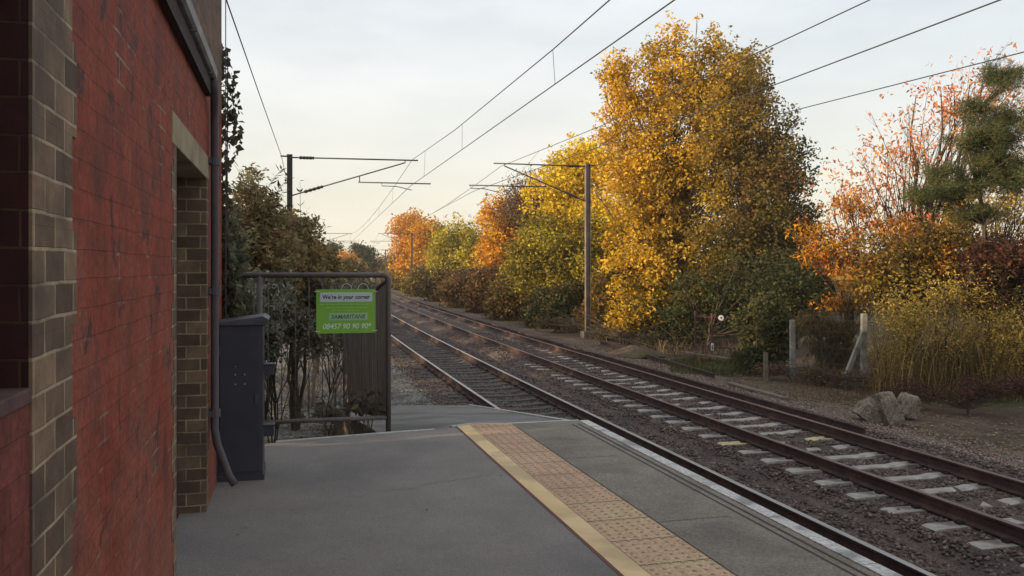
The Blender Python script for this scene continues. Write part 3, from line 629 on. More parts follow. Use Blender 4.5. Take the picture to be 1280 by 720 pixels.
mb = MB(); mb.tube([p1+Vector((0, 0, -.1)), p1+Vector((0, 0, H_-.05))], .026, 8); part(mb, 'post', M_['tube'], fe, smooth=True)
# the sign
sc = W(432.5, 389, 8.60); nf = Vector((dirf.y, -dirf.x, 0)); 
if nf.dot(FX) > 0: nf = -nf
srx = -dirf
fp = pr_+dirf*((pr_-sc).dot(-dirf)); sc = Vector((fp.x, fp.y, sc.z))+nf*.035
ang = math.atan2(srx.y, srx.x)
sg = empty('sign', sc, 'green and white helpline notice tied to the railing bars', 'sign', rz=ang)
# local: x right, -y towards the viewer, z up
SW, SH = .565, .425
mb = MB(); mb.box((0, 0, 0), (SW, .006, SH)); pn = mb.build('panel', M_['sgreen'], sg, bevel=.0015)
def flat(name, m, x, z, w_, h_, y=-.0045):
    mb = MB(); mb.box((x, y, z), (w_, .003, h_)); return mb.build(name, m, pn)
flat('headline_band', M_['spale'], .003, .137, .50, .092); flat('name_band', M_['spale2'], .022, -.052, .37, .072)
mb = MB()
for z, a, b in ((.068, -.25, .24), (.036, -.19, .19), (.010, -.14, .12)):
    x = a
    while x < b:
        l_ = random.uniform(.02, .05); mb.box((x+l_/2, -.0042, z), (l_, .002, .0075)); x += l_+.009
mb.build('small_print', M_['sline'], pn)
def text(body, m, x, z, width, height, shear=0, name='lettering', bold=.0):
    cu = bpy.data.curves.new('txt', 'FONT'); cu.body = body; cu.size = 1; cu.shear = shear; cu.align_x = 'CENTER'; cu.offset = bold; cu.extrude = .02
    to = bpy.data.objects.new('txt', cu); COL.objects.link(to); bpy.context.view_layer.update()
    dg = bpy.context.evaluated_depsgraph_get(); me = bpy.data.meshes.new_from_object(to.evaluated_get(dg)); bpy.data.objects.remove(to)
    vs = np.array([v_.co[:] for v_ in me.vertices]); lo, hi = vs.min(0), vs.max(0); sx = width/(hi[0]-lo[0]); sy = height/(hi[1]-lo[1])
    for v_ in me.vertices:
        a, b, c_ = v_.co; v_.co = ((a-(lo[0]+hi[0])/2)*sx+x, -.0068-c_*.02, (b-(lo[1]+hi[1])/2)*sy+z)
    me.materials.append(m); o = bpy.data.objects.new(name, me); COL.objects.link(o); o.parent = pn; return o
text("We're in your corner", M_['snavy'], .003, .134, .455, .056, .12, bold=.022)
text("SAMARITANS", M_['sdark'], .022, -.052, .325, .042, .2, bold=.018)
text("08457 90 90 90*", M_['swhite'], .012, -.143, .465, .056, .25, bold=.018)
for sx, sz in ((-1, 1), (1, 1), (-1, -1), (1, -1)):
    mb = MB(); mb.tube([(sx*(SW/2-.03), -.006, sz*(SH/2-.02)), (sx*(SW/2+.02), -.008, sz*(SH/2-.022))], .0035, 6); mb.build('cable_tie', M_['cable'], sg)
for cx in (.005, .165):
    mb = MB(); mb.tube([(cx+.05*math.cos(a), .012, SH/2+.055*math.sin(a)) for a in [math.pi*i/12 for i in range(-1, 14)]], .003, 5); mb.build('wire_loop', M_['cable'], sg)

# ------------------------------------------------------------------ overhead line masts
ylateral = Vector((-1, 0, 0))
def mast(side, X, y, label, zb=-.147, h=6.984):
    b = T(X, y, 0); b.z += zb; tdir = (T(X, y+1)-T(X, y-1)).normalized(); lat = Vector((tdir.y, -tdir.x, 0)).normalized()*side
    ztop = fall(y)+h
    r = empty('overhead_line_mast', b, label, 'mast', 'masts carrying the overhead wires')
    o3 = lambda d, z: Vector((b.x, b.y, ztop-z))+lat*d
    mb = MB(); hh = ztop-b.z; M3 = Matrix((lat, tdir, Vector((0, 0, 1)))).transposed(); c0 = Vector((b.x, b.y, (b.z+ztop)/2))
    mb.box(c0+lat*.095, (.014, .20, hh), M3); mb.box(c0-lat*.095, (.014, .20, hh), M3); mb.box(c0, (.176, .012, hh), M3)
    part(mb, 'pole', M_['mast' if side < 0 else 'mastshade'], r)
    mb = MB(); mb.box(Vector((b.x, b.y, b.z+.05)), (.5, .5, .4), M3); part(mb, 'foundation', M_['mastb'], r, bevel=.02)
    LT = 3.95 if side < 0 else 4.85
    mb = MB(); mb.tube([o3(.1, .12), o3(LT, .10)], .028, 8); arm = part(mb, 'top_tube', M_['galv'], r, smooth=True)
    mb = MB(); n_ = 9
    pts = [o3(.35+.06*i, .12) for i in range(10)]; mb.tube(pts, [.07 if i % 2 else .045 for i in range(10)], 8); part(mb, 'insulator', M_['insul'], r, smooth=True)
    LD = 3.5 if side < 0 else 4.35
    dl = lambda s_: o3(.1+(LD-.1)*s_, 1.55-1.35*s_)
    mb = MB(); mb.tube([dl(0), dl(1), o3(LD, .12)], .026, 8); part(mb, 'stay_tube', M_['galv'], r, smooth=True)
    mb = MB(); mb.tube([dl(.1+.018*i) for i in range(10)], [.068 if i % 2 else .042 for i in range(10)], 8); part(mb, 'insulator', M_['insul'], r, smooth=True)
    if side < 0: ra, rb, sa, sb = 1.75, 4.95, 4.88, 3.75
    else: ra, rb, sa, sb = 2.55, 5.35, 3.45, 4.6
    mb = MB(); mb.tube([o3(ra, 1.0), o3(rb, 1.0)], .024, 8); part(mb, 'registration_tube', M_['galv'], r, smooth=True)
    mb = MB(); mb.tube([dl((ra+.05-.1)/(LD-.1)), o3(ra+.05, 1.0)], .02, 6); part(mb, 'drop_link', M_['galv'], r, smooth=True)
    mb = MB(); mb.tube([o3(sa, 1.0), o3(sa, 1.12), o3((sa+sb)/2, 1.13), o3(sb, 1.26)], .017, 6); part(mb, 'steady_arm', M_['galv'], r, smooth=True)
    mb = MB(); mb.tube([o3(-.02, .08), o3(-.34 if side > 0 else -.28, .08)], .03, 6); part(mb, 'wire_bracket', M_['insul'], r, smooth=True)
    return o3
XMR, XML = 11.953, .086
mR = [mast(-1, XMR, y, l) for y, l in ((34.3, 'tall dark steel mast standing before the yellow tree, with arms reaching left'), (105, 'smaller distant mast on the tree side, in front of the round orange tree'), (186, 'farthest tiny mast on the tree side of the line'), (-32, 'mast on the tree side behind the viewer'))[:3]]
mL = [mast(1, XML, y, l) for y, l in ((34.4, 'tall steel mast rising from the left hedge with arms reaching right'), (106, 'distant left mast half hidden by the hedge, only its arms clear of the leaves'), (187, 'farthest left mast, a tiny shape over the hedge'))]
def wire(name, pts, r, label, group, drops=None):
    mb = MB(); mb.tube(pts, r, 5); o = mb.build(name, M_['wire'], smooth=True); return tag(o, label, 'wire', group)
def para(a, b, sag, n=24): return [a.lerp(b, i/n)+Vector((0, 0, -sag*4*(i/n)*(1-i/n))) for i in range(n+1)]
GW = 'overhead wires above the two tracks'
h_c = 5.72
# near track
cw0 = W(513, 232.5, 33.3); cwA = W(843, 0, 10.07); back = cwA+(cwA-cw0)*.9
mN2 = T(cN-.1, 106, h_c); mN3 = T(cN+.1, 187, h_c)
cN_pts = [back, cwA, cw0, mN2, mN3]
wire('contact_wire', [back, cwA]+[cwA.lerp(cw0, t_) for t_ in (.33, .66)]+[cw0, mN2, mN3], .010, 'lower contact wire above the near track, crossing the sky towards the upper left corner side', GW)
me0 = W(515, 200, 33.3); meD = W(691, 62, 14.7); meA = W(762, 0, 11.4); meB = meA+(meA-meD)*3.2; meB.z = meA.z-.02
mid = me0.lerp(meD, .5); mid.z -= .10
m2 = T(cN-.1, 106, 6.8); m3 = T(cN+.1, 187, 6.8)
msN = [meB, meA, meD, mid, me0]+para(me0, m2, .6)[1:]+para(m2, m3, .8)[1:]
wire('messenger_wire', msN, .010, 'upper carrying wire above the near track, higher of the pair in mid sky', GW)
# far track
fc0 = W(592, 239, 35.3); fcA = W(1250, 0, 10.07); fb = fcA+(fcA-fc0)*.7
f2 = T(cF+.2, 105, h_c+.1); f3 = T(cF-.1, 186, h_c+.1)
wire('contact_wire', [fb, fcA, W(985, 100, 14.4), fc0, f2, f3], .010, 'lower contact wire above the far track, passing in front of the yellow tree crown', GW)
fm = [W(1280, -110, 9.3), W(1087, 0, 12.3), W(955, 62, 15), W(750, 158, 23), W(626, 208, 35.3)]
fm2 = T(cF+.2, 105, 6.85); fm3 = T(cF-.1, 186, 6.85)
wire('messenger_wire', fm+para(fm[-1], fm2, .7)[1:]+para(fm2, fm3, .8)[1:], .010, 'upper carrying wire above the far track, leaving the top edge right of the yellow tree', GW)
tr = mR[0](-.3, .08)
wire('return_wire', [W(1500, 20, 10.2), W(1280, 65, 14.7), W(985, 140, 21.6), W(800, 189, 30), tr]+para(tr, mR[1](-.3, .08), .9)[1:]+para(mR[1](-.3, .08), mR[2](-.3, .08), .9)[1:], .011, 'single wire on top of the right masts, lowest of three at the right edge', GW)
tl = mL[0](-.3, .08)
wire('return_wire', [W(258, -130, 9.3), W(283, 0, 12.25), W(325, 120, 21), tl]+para(tl, mL[1](-.3, .08), 1.4)[1:]+para(mL[1](-.3, .08), mL[2](-.3, .08), .9)[1:], .011, 'single wire running down the left of the sky to the top of the left mast', GW)
def droppers(msg, con, nm, ZS):
    def at(pts, y):
        for a, b in zip(pts, pts[1:]):
            if min(a.y, b.y) <= y <= max(a.y, b.y): return a.lerp(b, (y-a.y)/(b.y-a.y))
    for y in ZS:
        a = at(msg, y); b = at(con, y)
        if a and b:
            mb = MB(); mb.tube([a, b], .005, 4); tag(mb.build('dropper', M_['wire']), 'thin vertical dropper joining the two wires above the '+nm+' track', 'dropper', 'droppers above the '+nm+' track')
droppers(msN, cN_pts, 'near', [W(691, 62, 14.7).y, 22.5, 29.5, 42, 52, 62, 72])
droppers(fm+para(fm[-1], fm2, .7)[1:], [fb, fcA, fc0, f2], 'far', [20.5, 28, 43, 54, 65])

# ------------------------------------------------------------------ lineside objects on the right
pA, pB = G(990.5, 469, -.15), G(1080, 479, -.12)
lf = empty('lineside_fence', pB, 'old post and wire fence with two concrete posts and one slanting strut', 'fence')
mb = MB(); mb.prism([pB+RX*a+FX*b+Vector((0, 0, -.1)) for a, b in ((-.065, -.065), (.065, -.065), (.065, .065), (-.065, .065))], (0, 0, 1.78)); part(mb, 'post', M_['conc'], lf, bevel=.012, fix=True)
mb = MB(); mb.prism([pA+RX*a+FX*b+Vector((0, 0, -.1)) for a, b in ((-.065, -.065), (.065, -.065), (.065, .065), (-.065, .065))], (0, 0, 1.55)); part(mb, 'post', M_['conc'], lf, bevel=.012, fix=True)
ft = G(1052, 481, -.14); mb = MB(); mb.bar(ft-Vector((0, 0, .05)), pB+Vector((-.05, -.05, 1.25)), .10, .10); part(mb, 'strut', M_['conc'], lf, bevel=.01)
far_end = W(1300, 334, 18.5); far_end.z = -.05
for h_ in (.4, .8, 1.2, 1.5):
    mb = MB(); mb.tube([pA+Vector((-.6, .3, h_-.15)), pA+Vector((0, -.07, h_)), pB+Vector((0, -.07, h_)), far_end+Vector((0, 0, h_))], .004, 4); part(mb, 'strand', M_['mast'], lf)
def stake(u, v, z, h, w_, m, label, lean=(0, 0)):
    p = G(u, v, z); mb = MB(); mb.bar(Vector((0, 0, -.1)), Vector((lean[0], lean[1], h)), w_, w_); o = mb.build('stake', m, bevel=.004); o.location = p; tag(o, label, 'stake')
stake(957, 476, -.15, .7, .09, M_['timber'], 'short brown wooden stake before the dark brambles left of the concrete post')
stake(718, 412, -.15, .55, .05, M_['conc'], 'thin pale stake on the verge just left of the big mast foot', (-.08, 0))
# plank
a_, b_ = G(912, 479, -.12), G(983, 498, -.12)
mb = MB(); mb.bar(Vector((0, 0, 0)), b_-a_, .16, .05); o = mb.build('plank', M_['timber'], bevel=.006); o.location = a_; tag(o, 'pale weathered plank lying flat on the gravel beside the far track', 'plank')
# broken concrete blocks
def rock(name, c, dims, rot, label, seed, group='broken concrete blocks on the verge'):
    import bmesh
    bm = bmesh.new(); bmesh.ops.create_cube(bm, size=1); bmesh.ops.subdivide_edges(bm, edges=bm.edges, cuts=4, use_grid_fill=True)
    rr = random.Random(seed)
    cuts = [(Vector((rr.uniform(-1, 1), rr.uniform(-1, 1), rr.uniform(.2, 1))).normalized(), rr.uniform(.52, .66)) for _ in range(5)]
    for vv in bm.verts:
        p = vv.co
        for n_, d_ in cuts:
            t_ = p.dot(n_)-d_
            if t_ > 0: p -= n_*t_
        p += Vector((rr.uniform(-1, 1), rr.uniform(-1, 1), rr.uniform(-1, 1)))*.018
        vv.co = Vector((p.x*dims[0], p.y*dims[1], p.z*dims[2]))
    me = bpy.data.meshes.new(name); bm.to_mesh(me); bm.free(); me.materials.append(M_['block'])
    o = bpy.data.objects.new(name, me); COL.objects.link(o); o.location = c; o.rotation_euler = rot; tag(o, label, 'concrete block', group)
q = G(1098, 525, -.12); rock('concrete_block', q+Vector((0, .2, .14)), (.42, .5, .42), (0, R_(38), R_(-20)), 'slanting left piece of broken concrete on the verge, propped low like a wedge', 1)
q = G(1116, 527, -.12); rock('concrete_block', q+Vector((0, .1, .21)), (.32, .34, .62), (R_(-6), R_(-14), R_(-12)), 'tallest broken concrete block, upright between the wedge and the small block', 4)
q = G(1140, 520, -.12); rock('concrete_block', q+Vector((0, .1, .19)), (.28, .34, .42), (R_(8), R_(14), R_(10)), 'small broken concrete block at the right of the three pieces', 9)
# heap of ballast
def heap(u, v, z, r, h, label):
    p = G(u, v, z); mb = MB(); n = 14; mb.v.append((0, 0, h))
    for j in range(1, 6):
        for k in range(n):
            a = k*2*math.pi/n; t_ = j/5; mb.v.append((r*t_*math.cos(a)*1.3, r*t_*math.sin(a), h*(1-t_)**.8*(1+.0)*(1 if j < 5 else 0)+.04*nzf(a*3, t_*4, 1.5, 2)))
    for k in range(n): mb.f.append((0, 1+k, 1+(k+1) % n))
    for j in range(4):
        for k in range(n): a = 1+j*n+k; b = 1+j*n+(k+1) % n; mb.f.append((a, a+n, b+n, b))
    mb.m = [0]*len(mb.f); o = mb.build('soil_heap', mearth, smooth=True); o.location = p; tag(o, label, 'heap')
heap(792, 444, -.15, .8, .34, 'low brown heap of gravel below the big yellow tree, right of the mast')
# gate by the bramble
gp = G(890, 446, -.12); gq = W(869, 334, gp.dot(FX)+.3); gq.z = gp.z
ga = empty('gate', gp, 'dark red metal gate with white disc in the shade under the big tree', 'gate')
mb = MB(); mb.tube([gp-Vector((0, 0, .1)), gp+Vector((0, 0, 1.35))], .035, 8); part(mb, 'post', M_['gatepaint'], ga)
mb = MB(); mb.tube([gq-Vector((0, 0, .1)), gq+Vector((0, 0, 1.42))], .035, 8); part(mb, 'post', M_['gatepaint'], ga)
rt = gp+RX*.75
for h_, h2 in ((1.25, 1.2), (.78, .66), (.35, .25)):
    mb = MB(); mb.tube([gq+Vector((0, 0, h_)), gp+Vector((0, 0, (h_+h2)/2)), rt+Vector((0, 0, h2))], .018, 6); part(mb, 'rail', M_['gatepaint'], ga)
mb = MB(); mb.tube([gq.lerp(gp, .45)+Vector((0, 0, .75)), gq.lerp(gp, .65)+Vector((0, 0, 1.25))], .014, 6); part(mb, 'brace', M_['gatepaint'], ga)
dc = gp+RX*.27+Vector((0, 0, 1.22))-FX*.05
mb = MB(); mb.tube([dc, dc-FX*.02], .085, 20); dk = part(mb, 'disc', M_['tagw'], ga)
mb = MB(); mb.tube([dc-FX*.021, dc-FX*.024], .028, 12); o = part(mb, 'disc_mark', M_['tagk'], ga)
tg = gp+Vector((0, 0, .32))-FX*.045; mb = MB(); mb.box(tg, (.085, .015, .22), Matrix.Rotation(-YAW, 3, 'Z')); part(mb, 'number_tag', M_['tagw'], ga)
mb = MB(); 
for dz in (-.05, .02): mb.box(tg+Vector((0, 0, dz))-FX*.012, (.045, .006, .04), Matrix.Rotation(-YAW, 3, 'Z'))
part(mb, 'tag_mark', M_['tagk'], ga)
a_, b_ = G(852, 441, -.1), G(912, 450, -.1); mb = MB(); mb.bar(a_, b_, .2, .12); tag(mb.build('low_kerb', M_['timber'], bevel=.02), 'low brown sill at the foot of the metal gate', 'kerb')

# ------------------------------------------------------------------ foliage
def leaves_mesh(P, size, up=.25, narrow=.55, droop=None):
    n = len(P); d = rng.normal(0, 1, (n, 3)); d[:, 2] = d[:, 2]*.7+(droop if droop is not None else -.25); d /= np.linalg.norm(d, axis=1)[:, None]
    nr = rng.normal(0, 1, (n, 3)); nr[:, 2] += up; s = np.cross(d, nr); s /= np.linalg.norm(s, axis=1)[:, None]+1e-9
    q = np.cross(s, d); sz = np.asarray(size).reshape(-1, 1)
    a = P; b = P+d*sz*.45+s*sz*narrow*.5+q*sz*.08; c = P+d*sz; e_ = P+d*sz*.45-s*sz*narrow*.5+q*sz*.08
    V = np.stack([a, b, c, e_], 1).reshape(-1, 3); F = np.arange(n*4).reshape(-1, 4); return V, F
def cx(u, v, Z, ru, rv, dp=None, wt=1.0):                   # a crown lobe: centre and half-sizes surveyed at distance Z
    c = W(u, v, Z); return (np.array(c), ru*Z/FPX, rv*Z/FPX, dp if dp else ru*Z/FPX*.9, wt)
RXn, FXn = np.array(RX), np.array(FX)
def sample_lobes(lobes, n, bias=.5):
    wt = np.array([l[1]*l[2]*l[4] for l in lobes]); wt /= wt.sum(); k = rng.choice(len(lobes), n, p=wt)
    d = rng.normal(0, 1, (n, 3)); d /= np.linalg.norm(d, axis=1)[:, None]; r = rng.uniform(0, 1, n)**bias
    C = np.array([lobes[i][0] for i in k]); a = np.array([lobes[i][1] for i in k]); b = np.array([lobes[i][2] for i in k]); c = np.array([lobes[i][3] for i in k])
    return C+RXn*(d[:, 0]*r*a)[:, None]+FXn*(d[:, 1]*r*c)[:, None]+np.array([0, 0, 1])*(d[:, 2]*r*b)[:, None]
def pal(cols, n, k=None):
    c = np.array(cols, float); 
    return c[rng.integers(0, len(c), n)]
def foliage_thing(name, label, cat, base, lobes, nclump, nleaf, cr, ls, cols, group=None, trunk=.12, mixc=.35, narrow=.6, bias=.5, limbs=None, flat_=.8, tops=0, topcols=None, colfn=None, stems=1, mleaf='leaf', crownname='crown', droop=None, twig=.012, topr=.45, minz=None, horiz=False):
    base = Vector(base); root = empty(name, base, label, cat, group); b = np.array(base)
    C = sample_lobes(lobes, nclump, bias)
    if minz is not None: C[:, 2] = np.maximum(C[:, 2], minz+rng.uniform(0, .3, nclump))
    rad = cr*rng.uniform(.55, 1.35, nclump)
    if tops:                                                # small sprigs standing out of the crown
        T_ = sample_lobes(lobes, tops, .08); ctr = np.mean([l[0] for l in lobes], 0); T_[:, 2] += np.abs(rng.normal(0, topr, tops))
        C = np.vstack([C, T_]); rad = np.concatenate([rad, cr*rng.uniform(.25, .5, tops)])
    cnt = np.maximum(3, (nleaf*(rad/cr)**2).astype(int)); idx = np.repeat(np.arange(len(C)), cnt); n = len(idx)
    off = rng.normal(0, 1, (n, 3)); off /= np.linalg.norm(off, axis=1)[:, None]; off *= (rng.uniform(0, 1, n)**.45)[:, None]
    off[:, 2] *= flat_; P = C[idx]+off*rad[idx][:, None]
    if minz is not None: P[:, 2] = np.maximum(P[:, 2], minz+.03)
    V, F = leaves_mesh(P, ls*rng.uniform(.55, 1.3, n), narrow=narrow, droop=droop)
    cc = colfn(C) if colfn else pal(cols, len(C))
    ind = pal(cols, n) if not colfn else cc[idx][rng.permutation(n)] if False else (pal(cols, n))
    col = (cc[idx]*(1-mixc)+ind*mixc)*rng.uniform(.62, 1.35, (n, 1))
    fastmesh(crownname, V-b, F, M_[mleaf], root, col=np.clip(col, 0.004, .95))
    # trunk and limbs
    mb = MB(); zc = np.array([l[0][2] for l in lobes]); ztop = float(max(l[0][2]+l[2] for l in lobes)); ctr = np.mean([l[0] for l in lobes], 0)
    H = ztop-base.z; tips = []
    for s_ in range(stems):
        jit = Vector((random.uniform(-1, 1), random.uniform(-1, 1), 0))*(.0 if stems == 1 else .12*H*.35)
        tgt = Vector((ctr[0], ctr[1], base.z+H*.85))+jit*3; st0 = base+jit*.35
        line = []
        for i in range(8):
            t_ = i/7; p = st0.lerp(tgt, t_); p += Vector((random.uniform(-1, 1), random.uniform(-1, 1), 0))*.02*H*(t_ > 0); 
            if i == 0: p.z -= .15
            line.append(p)
        mb.tube(line, [trunk*(1-t_*.88/7) if False else max(.008, trunk*(1-.9*t_/7)) for t_ in range(8)], 7); tips.append(line)
    nl = min(len(C), limbs if limbs is not None else 70)
    for k in rng.permutation(len(C))[:nl]:
        c = Vector(C[k]); ln_ = random.choice(tips); hz = (c.z-base.z)/max(H, .1); i = int(max(1, min(7, hz*8 if horiz else (hz-.28)*7)))
        a = ln_[i]; m_ = a.lerp(c, .5)+Vector((random.uniform(-.1, .1), random.uniform(-.1, .1), random.uniform(-.02, .12)))*(c-a).length
        r0 = max(.01, trunk*.35*(1-hz*.6)); mb.tube([a, a.lerp(m_, .55), m_, m_.lerp(c, .55), c], [r0, r0*.8, r0*.6, max(twig, r0*.35), twig*.5], 4, cap=False)
        for _ in range(3):
            e2 = c+Vector(rng.normal(0, 1, 3))*rad[k]*.8; mb.tube([m_.lerp(c, .7), e2], [twig*.8, twig*.3], 3, cap=False)
    mb.v = [tuple(Vector(p)-base) for p in mb.v]; mb.build('trunk' if cat == 'tree' else 'stems', M_['bark'], root)
    return root
def ground_at(u, Z): p = W(u, 334, Z); p.z = prof(p.x-bend(p.y))-.03+fall(p.y); return p
YEL = [(.72, .45, .035), (.78, .50, .05), (.62, .36, .025), (.50, .31, .03), (.72, .42, .035), (.36, .24, .03)]
ORG = [(.60, .22, .02), (.66, .30, .03), (.48, .15, .02), (.70, .38, .05)]
OLI = [(.15, .12, .02), (.22, .17, .025), (.10, .085, .02), (.28, .21, .03), (.08, .075, .02)]
BRN = [(.12, .07, .03), (.18, .10, .04), (.09, .05, .025), (.22, .13, .045), (.07, .05, .02)]
DKG = [(.045, .06, .02), (.06, .075, .025), (.035, .045, .016), (.085, .085, .03)]
MAR = [(.075, .028, .02), (.10, .035, .022), (.055, .025, .018), (.10, .065, .03)]
YGR = [(.42, .36, .03), (.52, .42, .035), (.30, .28, .03), (.60, .46, .04)]
GRY = [(.23, .23, .16), (.30, .30, .21), (.17, .16, .115), (.36, .36, .27)]
# big sycamore in the middle of the right bank
def hue_big(C):                                            # autumn gold to olive leaves; lit left and shaded low right put into their colour
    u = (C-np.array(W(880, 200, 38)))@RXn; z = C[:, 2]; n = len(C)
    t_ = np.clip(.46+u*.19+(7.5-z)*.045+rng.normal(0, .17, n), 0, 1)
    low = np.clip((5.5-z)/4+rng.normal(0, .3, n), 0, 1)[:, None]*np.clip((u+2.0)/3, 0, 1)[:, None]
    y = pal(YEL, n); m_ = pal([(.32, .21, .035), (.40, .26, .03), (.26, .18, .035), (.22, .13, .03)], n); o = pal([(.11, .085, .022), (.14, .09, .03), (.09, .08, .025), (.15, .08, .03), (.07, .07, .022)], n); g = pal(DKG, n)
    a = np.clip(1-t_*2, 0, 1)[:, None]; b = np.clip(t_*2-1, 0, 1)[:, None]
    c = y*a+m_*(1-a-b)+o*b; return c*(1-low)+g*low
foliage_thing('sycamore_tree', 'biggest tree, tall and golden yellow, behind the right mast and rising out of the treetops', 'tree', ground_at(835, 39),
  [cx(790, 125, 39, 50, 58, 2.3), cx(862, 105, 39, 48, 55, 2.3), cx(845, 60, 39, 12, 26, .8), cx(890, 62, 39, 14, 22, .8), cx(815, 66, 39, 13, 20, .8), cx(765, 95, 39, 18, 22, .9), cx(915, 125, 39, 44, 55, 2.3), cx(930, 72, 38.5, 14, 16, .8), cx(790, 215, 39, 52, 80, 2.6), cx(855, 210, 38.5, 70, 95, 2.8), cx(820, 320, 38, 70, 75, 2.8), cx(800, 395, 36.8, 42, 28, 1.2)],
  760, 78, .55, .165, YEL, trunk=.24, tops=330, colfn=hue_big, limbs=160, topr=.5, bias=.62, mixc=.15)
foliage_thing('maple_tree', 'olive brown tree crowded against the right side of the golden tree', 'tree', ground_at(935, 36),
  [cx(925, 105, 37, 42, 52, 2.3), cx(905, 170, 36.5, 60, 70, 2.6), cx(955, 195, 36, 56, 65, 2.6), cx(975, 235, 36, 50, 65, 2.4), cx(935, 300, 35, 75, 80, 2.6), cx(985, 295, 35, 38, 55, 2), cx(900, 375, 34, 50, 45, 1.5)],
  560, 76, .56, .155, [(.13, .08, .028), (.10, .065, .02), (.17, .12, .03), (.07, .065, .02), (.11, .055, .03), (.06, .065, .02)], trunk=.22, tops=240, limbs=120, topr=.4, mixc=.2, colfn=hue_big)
foliage_thing('aspen_tree', 'bright lemon yellow tree behind the crossarms of the right mast', 'tree', ground_at(715, 50),
  [cx(720, 215, 50, 42, 35, 2.5), cx(705, 250, 50, 55, 45, 3), cx(745, 290, 48, 40, 60, 3), cx(735, 200, 50, 35, 28, 2.4)],
  260, 70, .75, .22, [(.70, .52, .03), (.62, .46, .03), (.52, .38, .03), (.74, .50, .03)], trunk=.2, tops=130, topr=.5)
foliage_thing('willow_tree', 'yellowish green tree low behind the mast, under the lemon yellow crown', 'tree', ground_at(700, 46),
  [cx(690, 310, 46, 55, 45, 2.5), cx(730, 330, 45, 45, 55, 2.5), cx(660, 330, 47, 40, 40, 2.5)],
  210, 70, .7, .2, OLI+YGR[:2], trunk=.16, tops=20)
foliage_thing('bare_birch_tree', 'purple brown nearly leafless twiggy tree between the orange and lemon yellow trees', 'tree', ground_at(660, 62),
  [cx(662, 246, 60, 28, 30, 2), cx(650, 275, 60, 36, 34, 2.2), cx(680, 262, 60, 25, 34, 2)],
  300, 40, .8, .16, [(.20, .11, .055), (.26, .14, .06), (.15, .08, .045)], trunk=.15, tops=110, topr=.6, limbs=240, twig=.03)
foliage_thing('beech_tree', 'orange gold tree left of the purple brown twiggy one, lit by low sun', 'tree', ground_at(625, 62),
  [cx(622, 285, 62, 24, 42, 2.5), cx(638, 310, 61, 32, 38, 2.5), cx(612, 318, 62, 18, 25, 2)],
  150, 70, .75, .24, ORG+YEL[:2], trunk=.16, tops=45)
foliage_thing('field_maple_tree', 'yellow green rounded tree right of the farthest golden orange tree', 'tree', ground_at(570, 82),
  [cx(572, 300, 82, 33, 30, 3), cx(590, 322, 80, 28, 28, 3), cx(556, 325, 82, 22, 28, 3)],
  170, 65, .95, .28, YGR+OLI[:2], trunk=.18, tops=30)
foliage_thing('lime_tree', 'round golden orange tree farthest along the right bank, behind the second mast', 'tree', ground_at(515, 112),
  [cx(514, 292, 112, 25, 27, 3), cx(530, 305, 110, 24, 30, 3), cx(508, 318, 112, 20, 24, 3)],
  190, 65, 1.1, .34, [(.66, .32, .03), (.58, .27, .03), (.7, .38, .04)], trunk=.2, tops=40)
foliage_thing('holly_tree', 'dark green tree wedged between the yellow green and the orange gold trees', 'tree', ground_at(597, 72),
  [cx(600, 340, 72, 22, 25, 2.4), cx(592, 355, 71, 24, 20, 2.2)], 90, 60, .8, .2, DKG, trunk=.14)
# sparse cherry and pine at the right
foliage_thing('cherry_tree', 'sparse cherry tree with thin pinkish red leaves and sky showing between its twigs', 'tree', ground_at(1130, 25),
  [cx(1075, 235, 25, 58, 50, 1.6), cx(1135, 190, 25, 62, 60, 1.8), cx(1190, 135, 25, 55, 55, 1.6), cx(1250, 110, 25, 45, 55, 1.5), cx(1125, 275, 24.5, 90, 40, 1.8), cx(1235, 215, 25, 60, 70, 1.5)],
  620, 8, .34, .14, [(.62, .16, .10), (.58, .26, .12), (.66, .32, .07), (.5, .14, .11), (.7, .42, .12)], trunk=.11, tops=90, limbs=150, twig=.006, narrow=.42, mixc=.6, bias=.7, stems=4, droop=-.8, topr=.3)
foliage_thing('scots_pine', 'dark green pine with flat needle clumps at the right edge of the photo', 'tree', ground_at(1232, 21),
  [cx(1252, 98, 21, 26, 20, .7), cx(1225, 138, 21, 30, 16, .8), cx(1262, 150, 21, 30, 20, .8), cx(1235, 172, 21, 38, 17, .9), cx(1150, 246, 21, 36, 10, .7), cx(1205, 235, 21, 38, 16, .9), cx(1262, 225, 21, 30, 26, .9), cx(1225, 266, 21, 46, 12, .8), cx(1175, 215, 21, 26, 9, .6), cx(1195, 178, 21, 22, 9, .6), cx(1240, 200, 21, 36, 14, .8), cx(1250, 185, 21, 45, 70, .9, .5), cx(1190, 245, 21, 60, 20, .9, .6)],
  420, 230, .20, .085, [(.08, .10, .04), (.11, .125, .05), (.065, .08, .03), (.17, .155, .055)], trunk=.10, narrow=.14, limbs=90, flat_=.75, droop=.35, twig=.008, horiz=True, tops=120, topr=.14, bias=.7)
